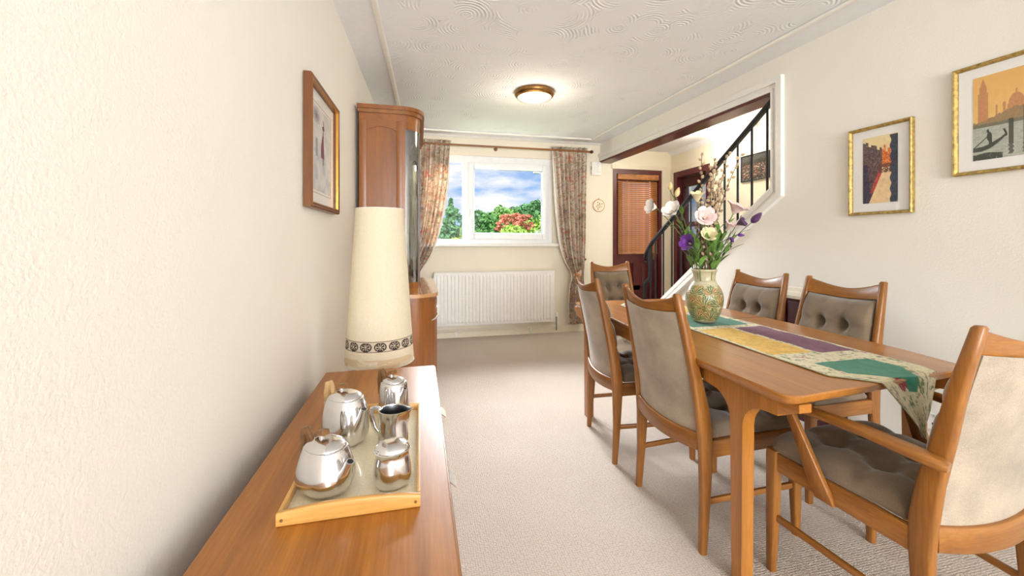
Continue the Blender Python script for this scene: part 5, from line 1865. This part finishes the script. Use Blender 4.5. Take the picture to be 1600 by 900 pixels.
# ------------------------------------------------------------------ ceiling lamp
cl = thing('ceiling_lamp', 'round flush ceiling lamp with brass rim and glowing glass dish', 'ceiling lamp', (0.955, 3.30, CH))
MB().lathe([(0.120, 0.0), (0.166, -0.001), (0.170, -0.012), (0.166, -0.030), (0.158, -0.040), (0.148, -0.046), (0.140, -0.044), (0.140, -0.02)], 56).build('rim', 'brass_dark', cl, smooth=50)
MB().tube([(0.146 * math.cos(2 * PI * k / 56), 0.146 * math.sin(2 * PI * k / 56), -0.047) for k in range(57)], 0.0035, 8).build('rim_bead', 'brass', cl, smooth=80)
MB().lathe(smooth_prof([(0.143, -0.046), (0.125, -0.056), (0.095, -0.063), (0.055, -0.068), (0.012, -0.070), (0.001, -0.0702)], 20), 56, caps=False).build('glass_dish', 'lamp_glass', cl, smooth=80)
ll = bpy.data.lights.new('ceiling_bulb', 'POINT')
ll.energy = 5
ll.color = (1.0, 0.86, 0.66)
ll.shadow_soft_size = 0.12
lo = bpy.data.objects.new('ceiling_bulb', ll)
lo.location = (0.955, 3.30, CH - 0.24)
COL.objects.link(lo)

# ------------------------------------------------------------------ understairs cupboard front
uc = thing('understairs_cupboard', 'low dark red cupboard front with cream rail behind the wall-side chairs', 'cupboard', RW(2.20, 0.0, 0.001), RW_A - PI / 2)
MB().rbox(-0.36, 0.36, -0.022, 0.0, 0.0, 0.775, 0.003).build('face', 'mahogany_dark', uc)
MB().prism([(0, 0.775), (-0.030, 0.775), (-0.036, 0.795), (-0.030, 0.815), (-0.018, 0.825), (-0.014, 0.845), (0, 0.850)], lambda a, b, d: (d, a, b), -0.38, 0.38).build('cornice_rail', 'cream_paint', uc, smooth=30)
for x0, x1 in ((-0.34, -0.01), (0.01, 0.34)):
    d = MB().rbox(x0, x1, -0.034, -0.021, 0.06, 0.755, 0.003).build('door', 'mahogany_dark', uc)
    m = MB()
    m.rbox(x0 + 0.06, x1 - 0.06, -0.040, -0.033, 0.14, 0.66, 0.004)
    m.build('raised_panel', 'mahogany_red', d)

# ------------------------------------------------------------------ balustrade
bl = thing('stair_balustrade', 'black iron stair balustrade with scrolled handrail end', 'balustrade', RW(3.0, 0.0, 0.0), 0.0)
B0 = Vector(RW(3.0, 0.0, 0.0))
OFF = -0.05
def bp(s, z):
    return Vector(RW(s, z, OFF)) - B0
def hand_z(s):
    return 2.120 - (s - 2.42) * 0.712
pts = [bp(s, hand_z(s)) for s in np.linspace(2.33, 3.80, 12)]
scr = [(3.86, 1.072), (3.905, 1.020), (3.925, 0.975), (3.915, 0.935), (3.885, 0.925), (3.868, 0.945), (3.878, 0.965)]
pts += [bp(s, z) for s, z in scr]
MB().sweep(pts, rr(0.021, 0.014, 0.006), scale=[1.0] * 13 + [0.95, 0.9, 0.8, 0.7, 0.6, 0.5]).build('handrail', 'black_iron', bl, smooth=50)
for k in range(11):
    s = 2.42 + k * 0.1325
    MB().tube([bp(s, string_z(s) + 0.01), bp(s, hand_z(s) - 0.008)], 0.0085, 8).build('baluster', 'black_iron', bl, smooth=60)
# newel bar with a swan-neck kick at the foot
nw = [(3.830, 1.085), (3.835, 0.95), (3.838, 0.80), (3.842, 0.76), (3.885, 0.725), (3.925, 0.69), (3.935, 0.62), (3.935, 0.40), (3.935, 0.30)]
MB().sweep([bp(s, z) for s, z in nw], rr(0.013, 0.020, 0.005), up=tuple(Vector(RW(1, 0, 0)) - Vector(RW(0, 0, 0)))).build('newel_bar', 'black_iron', bl, smooth=50)
MB().tube([bp(3.83, string_z(3.83)), bp(3.83, 1.0)], 0.0085, 8).build('baluster', 'black_iron', bl, smooth=60)

# ------------------------------------------------------------------ front door with wooden blind (in the window wall, seen across the hall)
fd_ = MB()
yF = YB + 0.03
fd_.box(DX0, DX0 + 0.055, YB - 0.004, YB + 0.10, 0, DZ).box(DX1 - 0.045, DX1, YB - 0.004, YB + 0.10, 0, DZ).box(DX0 + 0.055, DX1 - 0.045, YB - 0.004, YB + 0.10, DZ - 0.06, DZ)
door = fd_.build('door_1', 'mahogany_red', smooth=0)
struct(door)
lf_ = MB()
a0, a1 = DX0 + 0.058, DX1 - 0.048
lf_.box(a0, a0 + 0.09, yF, yF + 0.045, 0.01, DZ - 0.063).box(a1 - 0.09, a1, yF, yF + 0.045, 0.01, DZ - 0.063)
lf_.box(a0 + 0.09, a1 - 0.09, yF, yF + 0.045, 0.01, 0.18).box(a0 + 0.09, a1 - 0.09, yF, yF + 0.045, 0.86, 1.0).box(a0 + 0.09, a1 - 0.09, yF, yF + 0.045, DZ - 0.16, DZ - 0.063)
lf_.box((a0 + a1) / 2 - 0.05, (a0 + a1) / 2 + 0.05, yF, yF + 0.045, 0.18, 0.86)
lf_.box(a0 + 0.09, a1 - 0.09, yF, yF + 0.045, 0.50, 0.56)
leaf = lf_.build('door_leaf', 'mahogany_red', door, smooth=0)
for x0, x1 in ((a0 + 0.09, (a0 + a1) / 2 - 0.05), ((a0 + a1) / 2 + 0.05, a1 - 0.09)):
    for z0, z1 in ((0.18, 0.50), (0.56, 0.86)):
        MB().rbox(x0 + 0.0, x1 - 0.0, yF + 0.012, yF + 0.03, z0, z1, 0.002).rbox(x0 + 0.025, x1 - 0.025, yF + 0.004, yF + 0.02, z0 + 0.03, z1 - 0.03, 0.005).build('raised_panel', 'mahogany_red', leaf)
MB().box(a0 + 0.085, a1 - 0.085, yF + 0.03, yF + 0.036, 0.99, DZ - 0.15).build('pane', 'window_glass', leaf, smooth=0)
lk = MB().rbox(a1 - 0.062, a1 - 0.022, yF - 0.006, yF + 0.002, 0.90, 1.06, 0.003).tube([(a1 - 0.042, yF, 1.0), (a1 - 0.042, yF - 0.045, 1.0)], 0.008, 10).tube([(a1 - 0.042, yF - 0.045, 1.0), (a1 - 0.13, yF - 0.045, 0.995)], 0.009, 10)
lk.build('lock_plate', 'brass', leaf, smooth=50)
# cream architrave round the front door
ar = MB().box(DX1, DX1 + 0.09, YB - 0.018, YB - 0.0, 0, DZ).box(DX0 - 0.015, DX1 + 0.09, YB - 0.018, YB, DZ, DZ + 0.05)
struct(ar.build('trim_14', 'cream_paint', smooth=0))
bd = thing('wooden_blind', 'brown wooden slatted blind hanging over the red front door glass', 'blind', ((a0 + a1) / 2, YB + 0.01, 0.98))
bw_ = (a1 - a0) / 2 - 0.005
MB().rbox(-bw_, bw_, -0.035, 0.012, 0.985, 1.055, 0.004, 'x').build('head_rail', 'slat_brown', bd)
MB().rbox(-bw_ + 0.01, bw_ - 0.01, -0.026, 0.008, 0.0, 0.018, 0.003, 'x').build('bottom_rail', 'slat_brown', bd)
slat_me = MB().bar((-bw_ + 0.012, 0, 0), (bw_ - 0.012, 0, 0), 0.030, 0.0035, 0.001, up=(0, -0.80, 0.60)).mesh('slat')
for k in range(36):
    link('slat', slat_me, 'slat_brown', bd, (0, -0.008, 0.035 + k * 0.0262))
for x in (-0.16, 0.155):
    MB().tube([(x, -0.024, 0.01), (x, -0.026, 0.99)], 0.0022, 5).build('ladder_cord', 'slat_brown', bd, smooth=60)
cd = MB()
for k in range(30):
    cd.sphere((0.165, -0.032, 0.16 + k * 0.0275), 0.0075, n=6, m=4)
o = cd.build('bead_chain', 'cord_white', bd, smooth=60)
o['kind'] = 'stuff'

# ------------------------------------------------------------------ hall doorway on the right, red door standing inside
d2 = MB()
d2.box(HX - 0.012, HX + 0.13, 4.70, 4.775, 0, 2.065).box(HX - 0.012, HX + 0.13, 4.075, 4.15, 0, 2.065).box(HX - 0.012, HX + 0.13, 4.15, 4.70, 1.99, 2.065)
door2 = d2.build('door_2', 'mahogany_red', smooth=0)
struct(door2)
l2 = MB()
dx = HX + 0.06
l2.box(dx, dx + 0.04, 4.61, 4.70, 0.01, 1.985).box(dx, dx + 0.04, 4.15, 4.24, 0.01, 1.985)
for z0, z1 in ((0.01, 0.20), (0.78, 0.90), (1.34, 1.40), (1.86, 1.985)):
    l2.box(dx, dx + 0.04, 4.24, 4.61, z0, z1)
leaf2 = l2.build('door_leaf', 'mahogany_dark', door2, smooth=0)
for z0, z1 in ((0.90, 1.34), (1.40, 1.86)):
    MB().box(dx + 0.018, dx + 0.022, 4.235, 4.615, z0 - 0.005, z1 + 0.005).build('pane', 'cabinet_glass', leaf2, smooth=0)
MB().rbox(dx + 0.008, dx + 0.03, 4.24, 4.61, 0.20, 0.78, 0.004).build('raised_panel', 'mahogany_red', leaf2)
ar2 = MB().box(HX - 0.018, HX, 4.775, 4.83, 0, 2.065).box(HX - 0.018, HX, 4.02, 4.075, 0, 2.065).box(HX - 0.018, HX, 4.02, 4.83, 2.065, 2.115)
struct(ar2.build('trim_15', 'cream_paint', smooth=0))
# hall ceiling light
hl = thing('hall_light', 'small white ceiling light in the hall beyond the stair opening', 'ceiling lamp', (2.98, 3.72, 2.355))
MB().rbox(-0.05, 0.05, -0.05, 0.05, -0.030, 0.0, 0.006).build('base', 'plastic_white', hl)
MB().lathe([(0.036, -0.03), (0.042, -0.05), (0.038, -0.085), (0.010, -0.095)], 20).build('diffuser', 'hall_lamp_glass', hl, smooth=60)
hp = bpy.data.lights.new('hall_bulb', 'POINT')
hp.energy = 9
hp.color = (1.0, 0.9, 0.75)
hp.shadow_soft_size = 0.05
ho = bpy.data.objects.new('hall_bulb', hp)
ho.location = (2.98, 3.72, 2.22)
COL.objects.link(ho)

# ------------------------------------------------------------------ garden beyond the window
gm = MB().grid(lambda u, v: (-30 + 70 * u, 5.13 + 70 * v, -0.15 - 2.6 * min(1, max(0, (70 * v - 2) / 14)) + 0.15 * math.sin(u * 30) * math.sin(v * 22)), 50, 50)
g = gm.build('garden_lawn', 'lawn', smooth=80)
struct(g)
# land falling away to the horizon
far = MB().grid(lambda u, v: (-160 + 320 * u, 74 + 160 * v, -2.7 - 1.0 * v), 4, 4).build('far_ground', 'lawn', smooth=80)
struct(far)
def leaves_mesh(clusters, n_per, size, spread_):
    vs, fs = [], []
    for (c, r) in clusters:
        for _ in range(n_per):
            d = RNG.normal(size=3)
            d /= np.linalg.norm(d)
            p = np.array(c) + d * np.array(r) * RNG.uniform(0.72, 1.0)
            nrm = d + RNG.normal(size=3) * 0.55
            nrm /= np.linalg.norm(nrm)
            a = np.cross(nrm, RNG.normal(size=3))
            a /= np.linalg.norm(a)
            b = np.cross(nrm, a)
            s = size * RNG.uniform(0.6, 1.3)
            o = len(vs)
            vs += [p - a * s, p - b * s * 0.55, p + a * s, p + b * s * 0.55]
            fs.append((o, o + 1, o + 2, o + 3))
    me = bpy.data.meshes.new('crown')
    me.from_pydata([tuple(v) for v in vs], [], fs)
    return me
def tree(name, label, x, y, ztop, zbase, w, mat, shape='round', n=46, per=70, leaf=0.10, group=None, cat='tree'):
    t = thing(name, label, cat, (x, y, zbase), group=group)
    H_ = ztop - zbase
    cl_ = []
    for k in range(n):
        if shape == 'cone':
            f = RNG.random() ** 0.8
            z = H_ * (0.12 + 0.86 * f)
            rad = w * (1 - f) ** 0.85 * RNG.uniform(0.35, 1.0)
            r = max(0.12 * w, 0.32 * w * (1 - f)) 
            rz = r * 0.8
        elif shape == 'flat':
            f = RNG.random()
            z = H_ * (0.70 + 0.28 * f)
            rad = w * math.sqrt(RNG.random()) * (1 - 0.35 * f)
            r = w * 0.13
            rz = r * 0.6
        else:
            f = RNG.random()
            z = H_ * (0.22 + 0.70 * f)
            prof_ = math.sin(min(1, 0.22 + 0.78 * f) * PI) ** 0.55 if f < 0.98 else 0.2
            rad = w * prof_ * math.sqrt(RNG.random())
            r = w * RNG.uniform(0.20, 0.34)
            rz = r * 0.85
        th_ = RNG.uniform(0, 2 * PI)
        z = min(z, H_ - rz * 0.7)
        cl_.append(((rad * math.cos(th_), rad * math.sin(th_), z), (r, r, rz)))
    if shape == 'cone':
        for q in range(6):
            cl_.append(((0, 0, H_ * (0.80 + 0.034 * q)), (w * (0.16 - 0.022 * q), w * (0.16 - 0.022 * q), H_ * 0.035)))
    me = leaves_mesh(cl_, per, leaf, 1)
    link('crown', me, mat, t)
    tr = MB().tube([(0, 0, -0.1), (0.03, 0.0, H_ * 0.3), (0, 0.02, H_ * 0.75)], [0.05 * w + 0.03, 0.04 * w + 0.02, 0.02], 8)
    for k in range(5):
        a = k * 1.3
        tr.tube([(0, 0, H_ * (0.25 + 0.08 * k)), (w * 0.5 * math.cos(a), w * 0.5 * math.sin(a), H_ * (0.5 + 0.08 * k))], [0.03 * w + 0.01, 0.01], 6)
    tr.build('trunk', 'bark', t, smooth=60)
    return t
GT = 'garden trees and shrubs beyond the window'
tree('conifer', 'pointed grey-green conifer seen through the left window pane', 0.98, 13.0, 2.52, -2.2, 1.15, 'leaf_conifer', 'cone', 70, 60, 0.075, GT)
tree('broadleaf_tree', 'round green tree right of the conifer, cut by the window mullion', 1.72, 15.0, 2.05, -2.5, 1.2, 'leaf_mid', 'round', 50, 80, 0.085, GT)
tree('broadleaf_tree', 'low green tree at the far left of the left pane beside the curtain', 0.25, 16.0, 1.95, -2.6, 0.95, 'leaf_forest', 'round', 40, 70, 0.085, GT)
tree('garden_shrub', 'bright yellow-green bush low in the left window pane', 0.80, 9.2, 1.52, -1.6, 0.75, 'leaf_yellow', 'round', 40, 110, 0.05, GT, 'shrub')
tree('broadleaf_tree', 'deep green tree at the left of the wide window pane', 3.00, 20.0, 2.95, -2.7, 1.9, 'leaf_deep', 'round', 60, 90, 0.11, GT)
tree('broadleaf_tree', 'mid green rounded tree behind, left of the red shrub', 4.75, 23.0, 3.40, -2.7, 1.9, 'leaf_mid', 'round', 60, 90, 0.12, GT)
for k, (x, h, lab) in enumerate(((6.9, 4.15, 'tall dark woodland tree on the skyline, leftmost of the tall row'), (7.9, 4.5, 'tall dark woodland tree on the skyline, middle of the tall row'), (9.0, 4.7, 'tall dark woodland tree on the skyline, third of the tall row'), (10.2, 4.5, 'tall dark woodland tree on the skyline, rightmost of the tall row'))):
    tree('woodland_tree', lab, x, 30.0 + 0.4 * k, h, -2.7, 1.35, 'leaf_forest', 'round', 50, 80, 0.14, GT)
tree('broadleaf_tree', 'light green tree filling the right of the wide pane above the red shrub', 4.6, 16.0, 2.30, -2.6, 1.75, 'leaf_bright', 'round', 70, 100, 0.08, GT)
tree('red_shrub', 'red-leaved spreading shrub in the middle of the garden view', 2.92, 12.2, 1.99, 0.1, 0.66, 'leaf_red', 'flat', 80, 55, 0.035, GT, 'shrub')
tree('garden_shrub', 'light green bush in front of the red shrub', 2.62, 11.0, 1.66, -1.5, 0.95, 'leaf_bright', 'round', 50, 110, 0.05, GT, 'shrub')
tree('garden_shrub', 'deep green bush low at the left of the wide pane', 1.75, 11.2, 1.66, -1.5, 0.75, 'leaf_deep', 'round', 46, 110, 0.055, GT, 'shrub')
tree('garden_shrub', 'pale grey-green twiggy bush at the right of the wide pane', 2.72, 9.0, 1.58, -1.4, 0.36, 'leaf_grey', 'round', 30, 90, 0.04, GT, 'shrub')
tree('broadleaf_tree', 'dark tree at the right end of the garden view by the curtain', 7.4, 22.0, 3.1, -2.6, 1.7, 'leaf_deep', 'round', 50, 80, 0.11, GT)

# outside security lamp under the eaves, hung from the house wall
ol = thing('outdoor_lamp', 'small grey outdoor lamp with bracket at the top corner outside the window', 'outdoor lamp', (1.62, YB + 0.28, 2.12))
MB().rbox(-0.115, -0.035, 0.05, 0.13, -0.055, 0.015, 0.006).build('lamp_body', 'steel_grey', ol)
MB().bar((-0.05, 0.09, 0.012), (0.05, 0.06, 0.018), 0.02, 0.012, 0.003).build('arm', 'steel_grey', ol)
MB().rbox(0.035, 0.065, 0.0, 0.07, -0.10, 0.03, 0.004).build('wall_plate', 'plastic_white', ol)
MB().tube([(-0.02, 0.09, 0.0), (-0.005, 0.09, -0.05), (0.03, 0.07, -0.11), (-0.02, 0.07, -0.125)], 0.005, 6).build('cable', 'steel_grey', ol, smooth=60)
